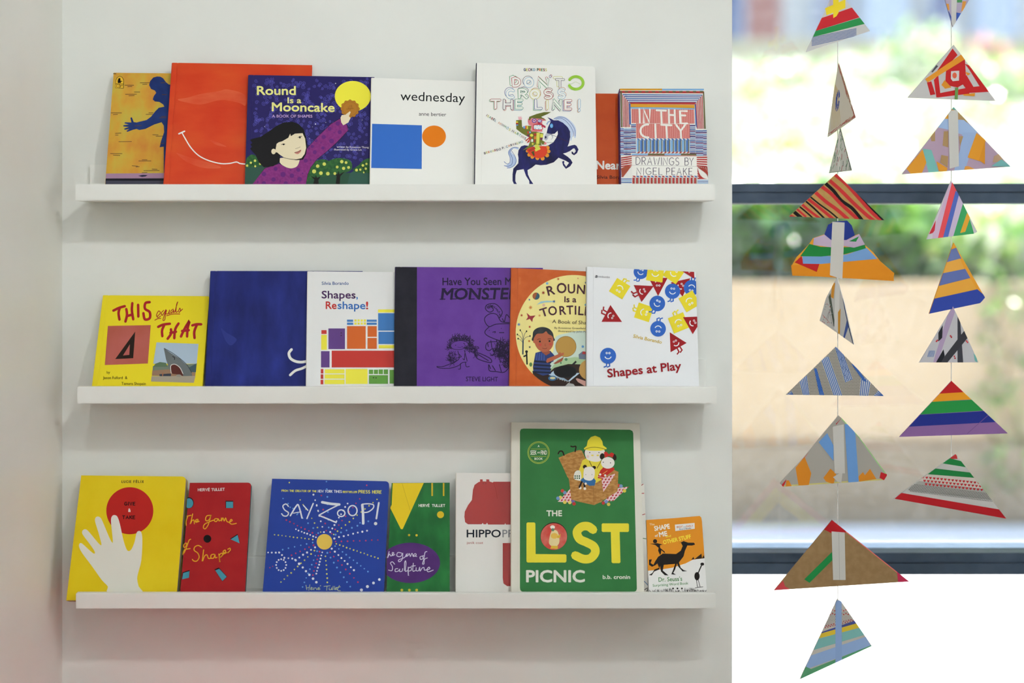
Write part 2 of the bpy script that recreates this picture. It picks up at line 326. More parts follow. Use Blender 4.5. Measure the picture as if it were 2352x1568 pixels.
# ------------------------------------------------------------------ books
m_page = mat((232, 226, 210), .8); 
def rquad(TL, TR, BR, BL, r):
    """outline with rounded right-hand corners"""
    if not r: return [TL, TR, BR, BL]
    o = [TL]
    for c, a, b in ((TR, TL, BR), (BR, TR, BL)):
        c, a, b = Vector(c), Vector(a), Vector(b); d1 = (a-c).normalized()*r; d2 = (b-c).normalized()*r
        for i in range(7):
            t_ = i/6; p = (1-t_)**2*(c+d1)+2*t_*(1-t_)*c+t_*t_*(c+d2); o.append((p.x, p.y))
    return o+[BL]
def book(row, label, TL, TR, BR, BL, ybl, ybr, lean, th, cover, spine=None, kind='hard', r=0, page=None, edge=None, name='picture_book', group=None):
    z = FLOOR[row]; cover = cover if isinstance(cover, bpy.types.Material) else mat(cover, .42)
    spine = cover if spine is None else (spine if isinstance(spine, bpy.types.Material) else mat(spine, .4)); page = page or m_page
    xl, xr = (BL[0]-VX)*(ybl+D)/F, (BR[0]-VX)*(ybr+D)/F
    yaw = math.atan2(ybr-ybl, xr-xl); c, s = math.cos(yaw), math.sin(yaw); sl_, cl = math.sin(R(lean)), math.cos(R(lean))
    fr = Frame((xl, ybl, z+.0004), (c, s, 0), (-s*sl_, c*sl_, cl))
    q = [fr.loc(*p) for p in (TL, TR, BR, BL)]
    ext = lambda a, b: (a[0]+(b[0]-a[0])*(a[1])/(a[1]-b[1]), 0.0)
    q = [q[0], q[1], ext(q[1], q[2]), ext(q[0], q[3])]
    e = fr.empty(name); tag(e, label, 'book', group or ['books on the uppermost ledge', 'books on the second ledge', 'books on the lowest ledge'][row])
    TLq, TRq, BRq, BLq = q
    lerp = lambda a, b, t_: (a[0]+(b[0]-a[0])*t_, a[1]+(b[1]-a[1])*t_)
    W = TRq[0]-TLq[0]
    if kind == 'hard':
        bt = .0024; g0, g1 = .0085/W, .0115/W
        mb = MB(); mb.prism(rquad(*q, r), .0007, bt, cover)
        mb.prism([TLq, lerp(TLq, TRq, g0), lerp(BLq, BRq, g0), BLq], 0, .0007, cover)
        mb.prism(rquad(lerp(TLq, TRq, g1), TRq, BRq, lerp(BLq, BRq, g1), r), 0, .0007, cover); mb.build('front_cover', e)
        mb = MB(); mb.prism(rquad(*q, r), th-bt, th, cover); mb.build('back_cover', e)
        i = .0032/W; j = .0032/(TLq[1]); mb = MB()
        pg = [lerp(lerp(TLq, TRq, .004/W), lerp(BLq, BRq, .004/W), j), lerp(lerp(TLq, TRq, 1-i), lerp(BLq, BRq, 1-i), j), lerp(lerp(TLq, TRq, 1-i), lerp(BLq, BRq, 1-i), 1-j), lerp(lerp(TLq, TRq, .004/W), lerp(BLq, BRq, .004/W), 1-j)]
        mb.prism(pg, bt, th-bt, page); mb.build('page_block', e)
        mb = MB(); s0 = .0012/W
        mb.prism([lerp(TLq, TRq, -s0), lerp(TLq, TRq, .0001), lerp(BLq, BRq, .0001), lerp(BLq, BRq, -s0)], .0012, th-.0012, spine)
        mb.prism([TLq, lerp(TLq, TRq, 2*s0), lerp(BLq, BRq, 2*s0), BLq], bt, th-bt, spine); mb.build('spine', e)
    else:
        bt = .0006 if kind == 'soft' else .0016; s0 = .0008/W
        mb = MB(); mb.prism(rquad(*q, r), 0, bt, cover); mb.build('front_cover', e)
        mb = MB(); mb.prism(rquad(*q, r), th-bt, th, edge or cover); mb.build('back_cover', e)
        mb = MB(); nb = 1 if kind == 'soft' else 5
        for k in range(nb):
            a = bt+(th-2*bt)*k/nb; b = bt+(th-2*bt)*(k+1)/nb-(0 if nb == 1 else .0004)
            mb.prism(rquad(lerp(TLq, TRq, s0), lerp(TLq, TRq, 1-s0*.5), lerp(BLq, BRq, 1-s0*.5), lerp(BLq, BRq, s0), r), a, b, edge or page)
        mb.build('page_block', e)
        mb = MB(); mb.prism([TLq, lerp(TLq, TRq, s0), lerp(BLq, BRq, s0), BLq], bt, th-bt, spine); mb.build('spine', e)
    A = Art(fr, e); A.q = [TL, TR, BR, BL]; return A
WH = (232, 231, 224); INK = (28, 28, 30)
# 1 ochre paperback with a blue figure
A = book(0, 'ochre paperback with a blue silhouette of a reaching child, leftmost on the uppermost ledge', (261, 167), (450, 169), (441, 423), (241.5, 423), -.083, -.083, 16, .006,
         matn((200, 130, 56), (192, 176, 72), 24, .45, stretch=(1, 1, .7), detail=9, c3=(204, 156, 58), lo=.3, hi=.68), kind='soft', spine=(190, 140, 60)).z(130, 120, 3.92)
BL_ = matn((38, 62, 128), (32, 50, 108), 30, .45)
A.poly([(905, 218), (870, 228), (842, 260), (833, 295), (850, 330), (885, 345), (897, 365), (875, 395), (866, 425), (885, 443), (925, 447), (960, 470), (970, 490), (920, 500), (890, 530), (850, 580), (810, 610), (720, 632), (694, 628), (678, 585), (664, 590), (674, 632), (615, 630), (612, 640), (650, 650), (600, 658), (602, 668), (650, 672), (608, 688), (614, 698), (655, 690), (628, 710), (638, 716), (690, 697), (720, 690), (745, 700), (800, 690), (880, 650), (945, 630), (965, 660), (968, 720), (940, 800), (928, 855), (965, 850), (965, 1092), (1100, 1092), (1100, 300), (1010, 290), (985, 270), (960, 235), (935, 220)], BL_)
A.up(); A.poly([(446, 1092), (1150, 1086), (1150, 1134), (443, 1136)], (168, 132, 158)); A.poly([(443, 1136), (1150, 1134), (1150, 1156), (441, 1156)], (30, 30, 40)); A.poly([(441, 1156), (1150, 1156), (1150, 1189), (440, 1189)], (72, 72, 88))
for x, y, l in ((752, 275, 90), (775, 290, 40), (615, 296, 80), (640, 310, 40), (700, 358, 50), (620, 378, 100), (650, 392, 50), (490, 546, 95), (510, 562, 40), (830, 545, 40), (805, 560, 60), (530, 730, 50), (530, 746, 25), (865, 742, 50), (895, 756, 60), (560, 805, 115), (485, 912, 105), (510, 926, 60), (770, 968, 45), (740, 978, 110), (680, 1022, 50), (715, 1032, 30), (860, 1052, 45), (785, 1066, 140), (770, 1084, 45), (705, 662, 60), (940, 275, 40), (950, 380, 40), (925, 590, 60), (945, 578, 40), (935, 820, 30)):
    A.stroke([(x, y), (x+l, y+random.uniform(-3, 3))], 5, (96, 70, 50), smooth=False)
A.stroke([(512, 193), (535, 194)], 6, (70, 60, 45), smooth=False); A.poly([(735, 1112), (775, 1104), (820, 1106), (800, 1118), (770, 1122)], (40, 40, 70))
A.up(); A.poly([(533, 250), (545, 225), (570, 214), (592, 224), (606, 250), (603, 326), (529, 322)], (60, 50, 20)); A.up(); A.poly([(536, 252), (548, 228), (570, 218), (590, 228), (602, 252), (600, 284), (534, 282)], (222, 178, 50)); A.poly([(533, 288), (562, 288), (562, 320), (532, 319)], (226, 182, 52)); A.poly([(567, 288), (600, 289), (599, 322), (567, 320)], (226, 182, 52))
A.up(); A.poly([(558, 235), (574, 232), (576, 258), (592, 258), (592, 264), (578, 266), (582, 276), (552, 278), (550, 258)], (26, 22, 18)); A.text('C', (537, 315), (557, 315), 22, INK); A.text('P', (573, 317), (594, 317), 22, INK)
A.done()
# 2 orange hardback with a drawn smile
A = book(0, 'tall orange hardback with a thin white smile drawn across its cover', (396, 144), (717, 149.5), (708, 423), (376.5, 423), -.101, -.084, 16, .011,
         matn((208, 84, 36), (196, 52, 26), 7, .4, stretch=(1, 1, 2.2), detail=8, c3=(204, 66, 32), lo=.3, hi=.7), spine=(190, 60, 34)).z(130, 120, 3.92)
pl = matn((211, 94, 58), (203, 68, 36), 14, .4, stretch=(1, 1, 2.5))
A.poly([(1090, 425), (1180, 408), (1300, 375), (1460, 350), (1540, 335), (1690, 380), (1700, 480), (1640, 455), (1480, 430), (1300, 470), (1160, 450)], pl, True)
A.poly([(1080, 905), (1120, 950), (1200, 1000), (1330, 1042), (1480, 1040), (1400, 1000), (1250, 960), (1150, 930)], pl, True); A.poly([(1380, 790), (1460, 815), (1530, 850), (1440, 835)], pl, True)
A.up(); A.stroke([(1101, 734), (1152, 711)], 13, WH, smooth=False)
A.stroke([(1128, 722), (1160, 780), (1210, 860), (1280, 930), (1370, 975), (1480, 1002), (1560, 1000), (1620, 988), (1660, 1003), (1760, 1010)], 10, WH); A.done()
# 3 navy book with a child, moon and trees
NAVY = (44, 38, 98)
A = book(0, 'navy picture book showing a black-haired child raising a round cake to the moon', (571.5, 172), (860, 177), (851, 422), (563.5, 422), -.1015, -.086, 16, .009, NAVY, spine=(56, 48, 92)).z(550, 120, 4.276)
random.seed(3)
for k in range(430):
    x, y = random.uniform(140, 1260), random.uniform(262, 1080); r = random.uniform(13, 24); a0 = random.uniform(0, 6.3); sg = random.choice((-1, 1))
    A.stroke([(x+r*(1-i/13)*math.cos(a0+sg*i*.85), y+r*(1-i/13)*math.sin(a0+sg*i*.85)) for i in range(13)], 3.6, (84, 82, 172), n=2)
for x, y, r in ((944, 306, 5), (747, 705, 6), (848, 689, 3), (248, 730, 3.5), (716, 732, 2.5), (1205, 665, 3.5), (687, 849, 3)): A.circ(x, y, r, (220, 220, 225), n=8)
A.up(); GRN = matn((40, 84, 50), (58, 110, 56), 160, .45, detail=2)
A.poly([(57, 1130), (250, 1120), (330, 1160), (200, 1296), (55, 1296)], (52, 88, 74)); A.poly([(640, 1296), (660, 1180), (1100, 1185), (1283, 1180), (1283, 1296)], (48, 86, 64)); A.poly([(1085, 1188), (1130, 1162), (1283, 1190), (1283, 1296), (1060, 1296)], (54, 94, 80))
A.up()
A.poly([(66, 1080), (72, 1040), (110, 1008), (150, 1010), (180, 1045), (225, 1060), (240, 1110), (150, 1128), (62, 1126)], GRN, True)
A.poly([(655, 1270), (660, 1190), (690, 1130), (730, 1080), (800, 1052), (860, 1060), (900, 1090), (920, 1150), (905, 1195), (850, 1215), (770, 1225), (730, 1240)], GRN, True)
A.poly([(880, 1075), (930, 1045), (1010, 1040), (1080, 1060), (1105, 1100), (1100, 1150), (1050, 1180), (960, 1190), (905, 1200), (920, 1140)], GRN, True)
A.poly([(1110, 1150), (1170, 1110), (1210, 1065), (1250, 1045), (1284, 1040), (1284, 1180), (1200, 1185), (1140, 1180)], GRN)
A.up(); TRK = (30, 28, 26)
A.poly([(725, 1296), (735, 1250), (700, 1215), (745, 1232), (750, 1200), (762, 1235), (800, 1215), (775, 1255), (780, 1296)], TRK); A.poly([(945, 1296), (955, 1215), (915, 1180), (965, 1200), (970, 1160), (982, 1200), (1040, 1165), (990, 1220), (985, 1296)], TRK)
A.stroke([(140, 1125), (130, 1095), (110, 1080)], 5, TRK); A.stroke([(1230, 1180), (1225, 1140), (1190, 1120)], 6, TRK)
for x, y, r in ((112, 1085, 11), (153, 1065, 12), (203, 1095, 11), (75, 1113, 12), (155, 1120, 10), (768, 1118, 17), (833, 1098, 17), (733, 1170, 20), (800, 1187, 18), (868, 1192, 18), (960, 1127, 14), (1005, 1074, 17), (1047, 1083, 14), (1023, 1140, 16), (1072, 1131, 14), (937, 1191, 14), (1150, 1157, 14), (1187, 1153, 11), (1212, 1111, 13), (1247, 1096, 11), (1240, 1143, 12), (1222, 1180, 9)): A.circ(x, y, r, (206, 205, 96), n=14)
A.up(); MOON = (232, 222, 66); A.circ(1113, 432, 177, MOON, ry=150, n=40)
A.up(); PUR = matn((128, 44, 116), (140, 54, 128), 220, .45, detail=2)
body = [(128, 1296), (250, 1140), (330, 1115), (390, 1095), (480, 1140), (560, 1110), (600, 1055), (660, 950), (780, 820), (900, 705), (985, 655), (1020, 690), (1055, 715), (1068, 765), (960, 880), (850, 980), (760, 1050), (700, 1130), (670, 1200), (652, 1296)]
A.stroke(body, 7, TRK, smooth=False, closed=True); A.up(); A.poly(body, PUR); A.up()
for x, y, r in ((965, 700, 22), (885, 752, 20), (985, 785, 20), (828, 832, 21), (905, 872, 24), (752, 868, 16), (820, 940, 16), (715, 925, 16), (740, 982, 20), (682, 945, 12), (650, 1065, 20), (700, 1060, 9), (578, 1155, 20), (515, 1212, 22), (428, 1200, 26), (355, 1145, 20), (240, 1196, 22), (335, 1250, 22), (590, 1248, 24), (240, 1285, 20), (455, 1288, 22), (290, 1150, 6), (620, 1190, 7), (500, 1160, 6), (180, 1275, 8), (930, 790, 6), (800, 890, 6), (400, 1265, 7), (540, 1275, 8)): A.circ(x, y, r, (104, 40, 120), n=14)
A.up(); SK = (226, 212, 178)
A.poly([(402, 1090), (400, 1040), (580, 1040), (590, 1062), (572, 1110), (545, 1132), (500, 1140), (450, 1125)], SK, True)
A.up(); A.poly([(130, 850), (210, 830), (300, 770), (370, 720), (440, 688), (520, 683), (580, 705), (630, 755), (655, 830), (666, 920), (655, 1000), (625, 1055), (560, 1060), (440, 1040), (400, 1010), (395, 1080), (330, 1120), (240, 1130), (190, 1080), (160, 1010), (115, 960), (105, 945), (125, 930), (108, 905), (128, 890), (103, 860)], (26, 25, 27))
A.up(); A.poly([(372, 985), (318, 975), (322, 955), (355, 955), (365, 900), (385, 885), (420, 875), (480, 840), (498, 800), (505, 825), (545, 800), (620, 795), (645, 850), (655, 940), (640, 1000), (610, 1040), (560, 1052), (500, 1048), (440, 1035), (395, 1005)], SK)
A.poly(ell(335, 975, 22, 27), SK)
A.up(); A.stroke([(412, 908), (430, 900), (448, 902)], 5, TRK); A.circ(434, 905, 9, TRK, n=10); A.stroke([(575, 838), (592, 828), (612, 826)], 5, TRK); A.circ(594, 838, 9, TRK, n=10)
A.stroke([(550, 948), (580, 938), (597, 930)], 3, (120, 96, 80)); A.poly([(540, 984), (575, 972), (605, 958), (600, 980), (575, 1000), (550, 995)], (196, 128, 112), True); A.stroke([(542, 985), (575, 980), (603, 962)], 4, TRK); A.stroke([(455, 1040), (510, 1052), (575, 1054)], 3.5, TRK)
A.up(); cake = [(1086+(88+5*math.cos(12*a))*math.cos(a), 556+(84+5*math.cos(12*a))*math.sin(a)) for a in [2*math.pi*i/72 for i in range(72)]]
A.poly([(x*1.03-1086*.03, y*1.03-556*.03) for x, y in cake], (110, 70, 24)); A.up(); A.poly(cake, (176, 118, 38)); A.up(); A.stroke(ell(1086, 556, 72, 68), 3, (150, 96, 32), smooth=False, closed=True)
for a, b in (((1068, 535), (1072, 560)), ((1086, 522), (1086, 565)), ((1100, 520), (1104, 550)), ((1050, 560), (1120, 552))): A.stroke([a, b], 4, (130, 84, 30), smooth=False)
A.up(); A.poly([(992, 645), (1005, 618), (1040, 615), (1085, 580), (1092, 590), (1075, 630), (1092, 645), (1070, 690), (1020, 718), (1000, 690)], SK)
TT = (224, 220, 136)
A.up(); A.text('Round', (174, 418), (551, 418), 82, TT, .03); A.text('Is a', (474, 500), (606, 500), 54, TT, .03); A.text('Mooncake', (320, 578), (932, 585), 82, TT, .03)
A.text('A BOOK OF SHAPES', (320, 641), (716, 642), 26, (190, 160, 206), .02)
A.text('written by Roseanne Thong', (956, 938), (1270, 943), 17, (214, 212, 216), .015); A.text('illustrated by Grace Lin', (929, 964), (1200, 967), 17, (214, 212, 216), .015); A.done()
# 4 white book, blue square and orange dot
A = book(0, 'white hardback with a blue square and an orange circle on the cover', (854, 178.5), (1093, 187), (1095, 423), (850.5, 423), -.0985, -.083, 16, .011, WH, spine=(222, 218, 205)).z(550, 120, 4.276)
A.g = 'printed_square'; A.poly([(1303, 702), (1792, 717), (1790, 1146), (1294, 1136)], (52, 106, 190)); A.g = 'printed_circle'; A.circ(1911, 826, 117, (218, 118, 12), ry=107, n=44); A.up()
A.text('wednesday', (1580, 472), (2214, 492), 88, INK, .004); A.text('anne bertier', (1762, 622), (2030, 629), 36, INK, 0); A.done()
# 5 white book, rider and rearing horse
A = book(0, 'white hardback with outlined rainbow lettering and a rider on a rearing dark blue horse', (1095.4, 144), (1366.8, 153), (1371, 423), (1091, 423), -.0965, -.082, 16, .012, WH, spine=(40, 42, 66), r=.006).z(1110, 250, 8.961)
HB = matn((42, 42, 108), (30, 30, 66), 60, .45, stretch=(1, 1, .4)); HO = (60, 30, 60)
def tail(pts, c1, c2):
    A.poly(cr(pts, False, 5), c1)
A.poly([(730, 805), (680, 785), (610, 790), (545, 830), (510, 900), (540, 990), (560, 1060), (540, 1120), (490, 1130), (425, 1080), (440, 1110), (500, 1150), (430, 1165), (500, 1200), (485, 1218), (580, 1200), (660, 1150), (685, 1060), (660, 980), (600, 920), (570, 870), (590, 830), (650, 815), (710, 835)], (176, 192, 218), True)
for q in ([(725, 800), (640, 790), (560, 830), (520, 900), (550, 1000), (545, 1100), (490, 1132), (430, 1085)], [(600, 830), (545, 890), (590, 990), (600, 1070), (580, 1150), (500, 1180), (430, 1170)], [(580, 860), (650, 970), (675, 1070), (640, 1160), (560, 1210), (490, 1218)]): A.stroke(q, 9, (74, 92, 150))
mane = [(1440, 215), (1510, 165), (1600, 150), (1700, 175), (1800, 250), (1870, 330), (1910, 440), (1900, 590), (1870, 580), (1870, 480), (1830, 590), (1810, 650), (1790, 640), (1790, 480), (1740, 380), (1640, 290), (1540, 230)]
A.poly(mane, (190, 203, 224), True)
for q in ([(1450, 210), (1560, 165), (1690, 195), (1800, 290), (1880, 420), (1890, 560)], [(1490, 215), (1590, 190), (1700, 250), (1800, 370), (1860, 500), (1850, 570)], [(1600, 250), (1700, 310), (1790, 430), (1815, 560), (1800, 640)], [(1640, 290), (1730, 370), (1790, 480)]): A.stroke(q, 8, (70, 88, 146))
A.poly([(1380, 240), (1330, 255), (1295, 310), (1315, 335), (1345, 280), (1390, 265)], (150, 168, 204)); A.up()
A.poly([(1320, 172), (1400, 205), (1450, 235), (1540, 235), (1640, 285), (1730, 370), (1785, 470), (1790, 580), (1765, 700), (1735, 775), (1820, 750), (1880, 738), (1920, 760), (1960, 835), (1930, 910), (1870, 955), (1820, 925), (1815, 880), (1840, 880), (1865, 918), (1905, 870), (1880, 815), (1850, 815), (1780, 870), (1700, 905), (1640, 920), (1740, 985), (1800, 1040), (1838, 1105), (1790, 1180), (1700, 1235), (1640, 1160), (1622, 1085), (1650, 1070), (1672, 1085), (1660, 1120), (1705, 1190), (1765, 1110), (1700, 1070), (1550, 1005), (1450, 1100), (1300, 1150), (1180, 1160), (1080, 1145), (1000, 1210), (910, 1260), (920, 1350), (960, 1440), (1030, 1545), (950, 1545), (945, 1480), (880, 1380), (830, 1240), (690, 1265), (662, 1360), (660, 1490), (690, 1545), (630, 1545), (602, 1480), (602, 1350), (618, 1230), (720, 1120), (725, 1010), (712, 940), (725, 850), (780, 770), (850, 748), (960, 765), (1200, 790), (1340, 750), (1440, 690), (1500, 600), (1535, 520), (1530, 450), (1470, 510), (1400, 520), (1305, 490), (1330, 380), (1375, 290), (1390, 250)], HB)
A.up(); A.poly([(1305, 492), (1260, 560), (1250, 620), (1290, 655), (1330, 620), (1340, 560), (1400, 535), (1420, 600), (1380, 645), (1430, 610), (1440, 560), (1420, 525)], (186, 188, 196)); A.circ(1405, 348, 32, (92, 160, 216), ry=46); A.circ(1285, 585, 18, (40, 40, 80), ry=26)
A.up(); A.circ(1403, 350, 14, (170, 214, 240)); A.circ(1403, 350, 7, (20, 30, 60)); A.stroke([(1310, 495), (1510, 575), (1760, 685)], 7, (70, 40, 46)); A.stroke([(1300, 692), (1440, 692)], 7, (90, 90, 90))
for x, y, rr in ((1325, 800, 40), (1345, 875, 38), (1312, 955, 42), (1220, 1020, 42), (1115, 1010, 42), (1010, 990, 38), (945, 945, 38), (905, 868, 30)): A.circ(x, y, rr, (214, 140, 40), n=16)
A.up(); A.poly([(900, 830), (1050, 775), (1200, 765), (1290, 775), (1315, 850), (1300, 930), (1240, 990), (1140, 1015), (1030, 985), (950, 930)], (206, 62, 34), True)
A.up(); OLV = (112, 116, 44)
A.poly([(676, 235), (790, 225), (800, 370), (900, 420), (990, 445), (1240, 505), (1215, 650), (1290, 690), (1290, 735), (1210, 735), (1190, 690), (1200, 760), (1080, 740), (960, 800), (810, 855), (930, 760), (960, 680), (975, 600), (920, 575), (790, 500), (680, 415)], OLV)
A.poly([(870, 345), (990, 350), (975, 440), (860, 420)], (120, 118, 40)); A.poly([(1095, 490), (1165, 490), (1150, 720), (1090, 720)], (206, 204, 84)); A.poly([(1070, 735), (1130, 725), (1180, 830), (1075, 880), (1050, 800)], (204, 204, 80)); A.poly([(920, 850), (1050, 780), (1080, 820), (950, 885)], (170, 54, 40)); A.poly([(985, 890), (1040, 860), (1060, 960), (1035, 970)], (90, 80, 36))
A.up()
for x0, y0, x1, y1, c in ((672, 258, 718, 290, (214, 190, 60)), (672, 290, 718, 322, (170, 50, 40)), (672, 322, 718, 345, (96, 150, 200)), (865, 350, 890, 415, (190, 60, 40)), (890, 350, 920, 415, (224, 204, 70)), (1170, 515, 1230, 590, (206, 204, 80)), (1175, 595, 1215, 640, (130, 40, 90)), (1045, 565, 1090, 625, (208, 118, 50)), (1040, 505, 1095, 550, (170, 60, 44)), (1040, 640, 1070, 690, (170, 50, 46)), (985, 625, 1025, 680, (220, 220, 214)), (1000, 700, 1035, 740, (210, 200, 70)), (905, 460, 935, 510, (190, 60, 44)), (945, 465, 980, 500, (110, 160, 200)), (905, 530, 945, 570, (120, 40, 90))): A.rect(x0, y0, x1, y1, c)
A.circ(995, 545, 32, (214, 206, 70), ry=28); A.circ(840, 380, 22, (110, 150, 200), ry=30)
for q in ([(960, 585), (880, 655)], [(985, 595), (910, 690)], [(960, 600), (940, 680)]): A.stroke(q, 24, (190, 60, 44), smooth=False)
PK = (214, 122, 128)
A.poly([(925, 200), (1000, 195), (1250, 190), (1290, 240), (1215, 330), (1215, 470), (990, 470), (985, 340), (935, 330), (915, 260)], PK); A.circ(1275, 712, 26, PK); A.poly([(725, 225), (718, 150), (745, 180), (752, 140), (765, 178), (785, 145), (782, 185), (802, 180), (785, 230)], (226, 170, 178))
A.up(); A.poly([(1215, 250), (1290, 245), (1290, 470), (1230, 470), (1215, 330)], WH); A.poly([(945, 165), (1100, 105), (1250, 68), (1395, 65), (1320, 110), (1190, 165), (1300, 235), (1200, 205), (990, 190), (960, 235), (935, 230)], (104, 108, 40))
A.poly([(1110, 290), (1130, 268), (1280, 355), (1285, 388), (1260, 392), (1190, 350)], (170, 40, 70)); A.poly([(1025, 350), (1045, 320), (1150, 310), (1210, 350), (1215, 430), (1040, 435), (1020, 400)], (190, 48, 50), True)
A.up(); A.poly([(1040, 355), (1060, 335), (1180, 335), (1195, 360), (1205, 420), (1060, 420), (1040, 400)], (222, 226, 226), True); A.circ(1048, 245, 48, (70, 66, 150), ry=46); A.circ(1160, 248, 44, (70, 66, 150), ry=34); A.up(); A.circ(1048, 245, 32, (222, 170, 190)); A.circ(1160, 248, 30, (220, 220, 226), ry=20); A.up(); A.circ(1046, 243, 13, (90, 20, 40)); A.circ(1162, 247, 9, (40, 30, 60))
for x, y in ((1108, 340), (1165, 345), (1068, 405), (1140, 412)): A.circ(x, y, 12, (120, 170, 210), n=10)
cs = [(120, 30, 40), (196, 190, 80), (50, 130, 80), (150, 40, 44), (50, 46, 70), (110, 160, 180), (206, 120, 60), (60, 40, 60)]
A.stext('ISABEL', (62, 150), (255, 268), 42, 8, cs, gap=.42, wob=.06); A.stext('MINHÓS', (308, 300), (545, 450), 42, 8, [cs[6], cs[3], cs[7], cs[2], cs[5], cs[1]], gap=.42, wob=.06); A.stext('MARTINS', (585, 465), (862, 635), 42, 8, [cs[7], cs[1], cs[2], cs[5], cs[0], cs[3], cs[4]], gap=.42, wob=.06)
A.stext('BERNARDO', (25, 935), (362, 845), 40, 8, [cs[7], cs[1], cs[6], cs[2], cs[1], cs[3], cs[4], cs[7]], gap=.42, wob=.06); A.stext('P.', (398, 828), (432, 818), 40, 8, cs[4], gap=.3); A.stext('CARVALHO', (478, 800), (820, 690), 40, 8, [(110, 130, 160), cs[6], cs[4], cs[0], cs[7], cs[1], cs[2], cs[5]], gap=.42, wob=.06)
A.z(1070, 120, 3.733); A.stext('GECKO', (497, 160), (592, 160), 20, 4.5, [(40, 60, 110), cs[1], cs[3], (50, 46, 70), cs[5]], gap=.35); A.stext('PRESS', (612, 160), (692, 162), 20, 4.5, [(40, 90, 60), cs[6], cs[2], cs[0], cs[1]], gap=.35)
def hollow(ch, x0, yb, x1, h, w_, cf, cb, dx, dy):
    g = SF[ch]; adv = max(g[0], .2); A.g = 'title_lettering'; A.L = HL+(0 if yb < 330 else 4 if yb < 430 else 8)
    for c, ox, oy in ((cb, dx, dy), (cf, 0, 0)):
        for wd, cc in ((w_+7, c), (w_, WH)):
            for plq in g[1]: A.stroke([(x0+ox+w_/2+a/adv*(x1-x0-w_)if g[0] > .12 else (x0+x1)/2+ox, yb+oy-w_/2-b*(h-w_)) for a, b in plq], wd, cc, smooth=False)
            A.up()
    A.g = 'cover_illustration'
HL = A.L
rd, gn, bl, nv, yl, lb_, br = (170, 44, 48), (60, 150, 100), (50, 70, 150), (56, 44, 84), (206, 200, 96), (130, 176, 206), (180, 110, 60)
for a in (('D', 398, 298, 470, 82, 16, rd, gn, -18, -12), ('O', 498, 302, 582, 84, 20, lb_, nv, -8, -12), ('N', 622, 310, 710, 84, 16, gn, rd, -10, -12), ("'", 708, 240, 738, 40, 12, bl, rd, 6, -6), ('T', 768, 312, 846, 84, 14, nv, yl, -18, -16),
          ('C', 345, 400, 415, 84, 16, lb_, bl, -10, -12), ('R', 450, 400, 530, 86, 16, gn, nv, 8, -10), ('O', 548, 402, 634, 84, 20, yl, br, 6, -8), ('S', 665, 404, 742, 86, 16, rd, (120, 40, 40), 8, -10), ('S', 785, 402, 852, 86, 16, lb_, br, 6, -12),
          ('T', 210, 488, 300, 84, 16, rd, gn, -8, 4), ('H', 320, 492, 402, 88, 16, nv, rd, 6, 6), ('E', 424, 488, 490, 84, 16, gn, lb_, -8, 8), ('L', 590, 490, 655, 88, 16, bl, gn, -8, 8), ('I', 682, 490, 712, 80, 16, yl, rd, -6, 8), ('N', 745, 492, 822, 88, 16, gn, nv, -8, 8), ('E', 846, 496, 908, 88, 16, rd, bl, -10, 8), ('!', 955, 508, 990, 104, 14, lb_, br, -8, 6)): hollow(*a)
A.L = HL+13; LG = (150, 196, 64); A.stroke(arc(943, 264, 62, 54, -150, 155, 30), 24, LG, smooth=False); A.stroke([(880, 268), (905, 272), (940, 256), (980, 275)], 3, (190, 206, 150)); A.done()
# 6 orange book behind
A = book(0, 'plain orange paperback half hidden between a white book and a striped one', (1270, 214), (1500, 215.5), (1508, 423), (1268, 423), -.066, -.066, 16, .008, matn((190, 74, 30), (196, 82, 34), 30, .42), kind='soft').z(1070, 120, 3.733)
A.text('Near', (1118, 1000), (1326, 1003), 68, WH, .035); A.text('Silvia Borando', (1120, 1083), (1400, 1086), 28, (60, 26, 16), .012); A.done()
# 7 striped city book
A = book(0, 'thick small book with dense red and blue drawn stripes, rightmost on the uppermost ledge', (1424, 203.6), (1616.5, 203.6), (1627, 423), (1427, 423), -.1, -.1, 16, .029, (226, 224, 216), spine=(60, 46, 110), kind='hard').z(1415, 200, 6.968)
cb_, cr_, cg, ca, cn, co = (74, 112, 172), (172, 52, 48), (106, 100, 62), (206, 150, 44), (66, 56, 120), (128, 170, 208)
A.rect(62, 24, 737, 52, ca); A.rect(737, 26, 1405, 54, co); A.poly([(62, 60), (1405, 66), (1405, 100), (62, 96)], cr_); A.up()
for k in range(12): A.rect(140+k*109, 62, 192+k*109, 86, cg)
A.poly([(68, 60), (92, 60), (105, 645), (78, 645)], cg); A.poly([(1390, 75), (1410, 75), (1436, 668), (1408, 668)], cg); A.up()
for k in range(5):                     # nested blue and white beams, then red and white posts
    A.poly([(100+k*24, 112+k*30), (1385-k*22, 122+k*28), (1375-k*22, 138+k*27), (110+k*24, 130+k*30)], cb_ if k % 2 == 0 else (78, 88, 156))
    A.poly([(100+k*24, 118+k*30), (113+k*24, 126+k*30), (128+k*23, 640), (114+k*23, 640)], cr_); A.poly([(1383-k*24, 128+k*30), (1369-k*24, 140+k*28), (1386-k*22, 668), (1400-k*22, 668)], cr_)
A.poly([(215, 243), (1275, 243), (1262, 280), (230, 270)], cr_); A.poly([(230, 270), (1258, 284), (1254, 335), (232, 318)], ca); A.poly([(205, 250), (232, 270), (240, 600), (212, 600)], cb_); A.poly([(1258, 280), (1280, 262), (1296, 668), (1270, 600)], cb_); A.poly([(232, 318), (1254, 335), (1252, 362), (236, 345)], co); A.stroke([(232, 318), (800, 324), (1254, 337)], 6, cg, smooth=False)
A.up(); RW = (206, 122, 112); A.poly([(245, 350), (1245, 362), (1255, 585), (248, 575)], RW); A.poly([(318, 580), (1178, 592), (1190, 822), (325, 818)], RW)
A.up()
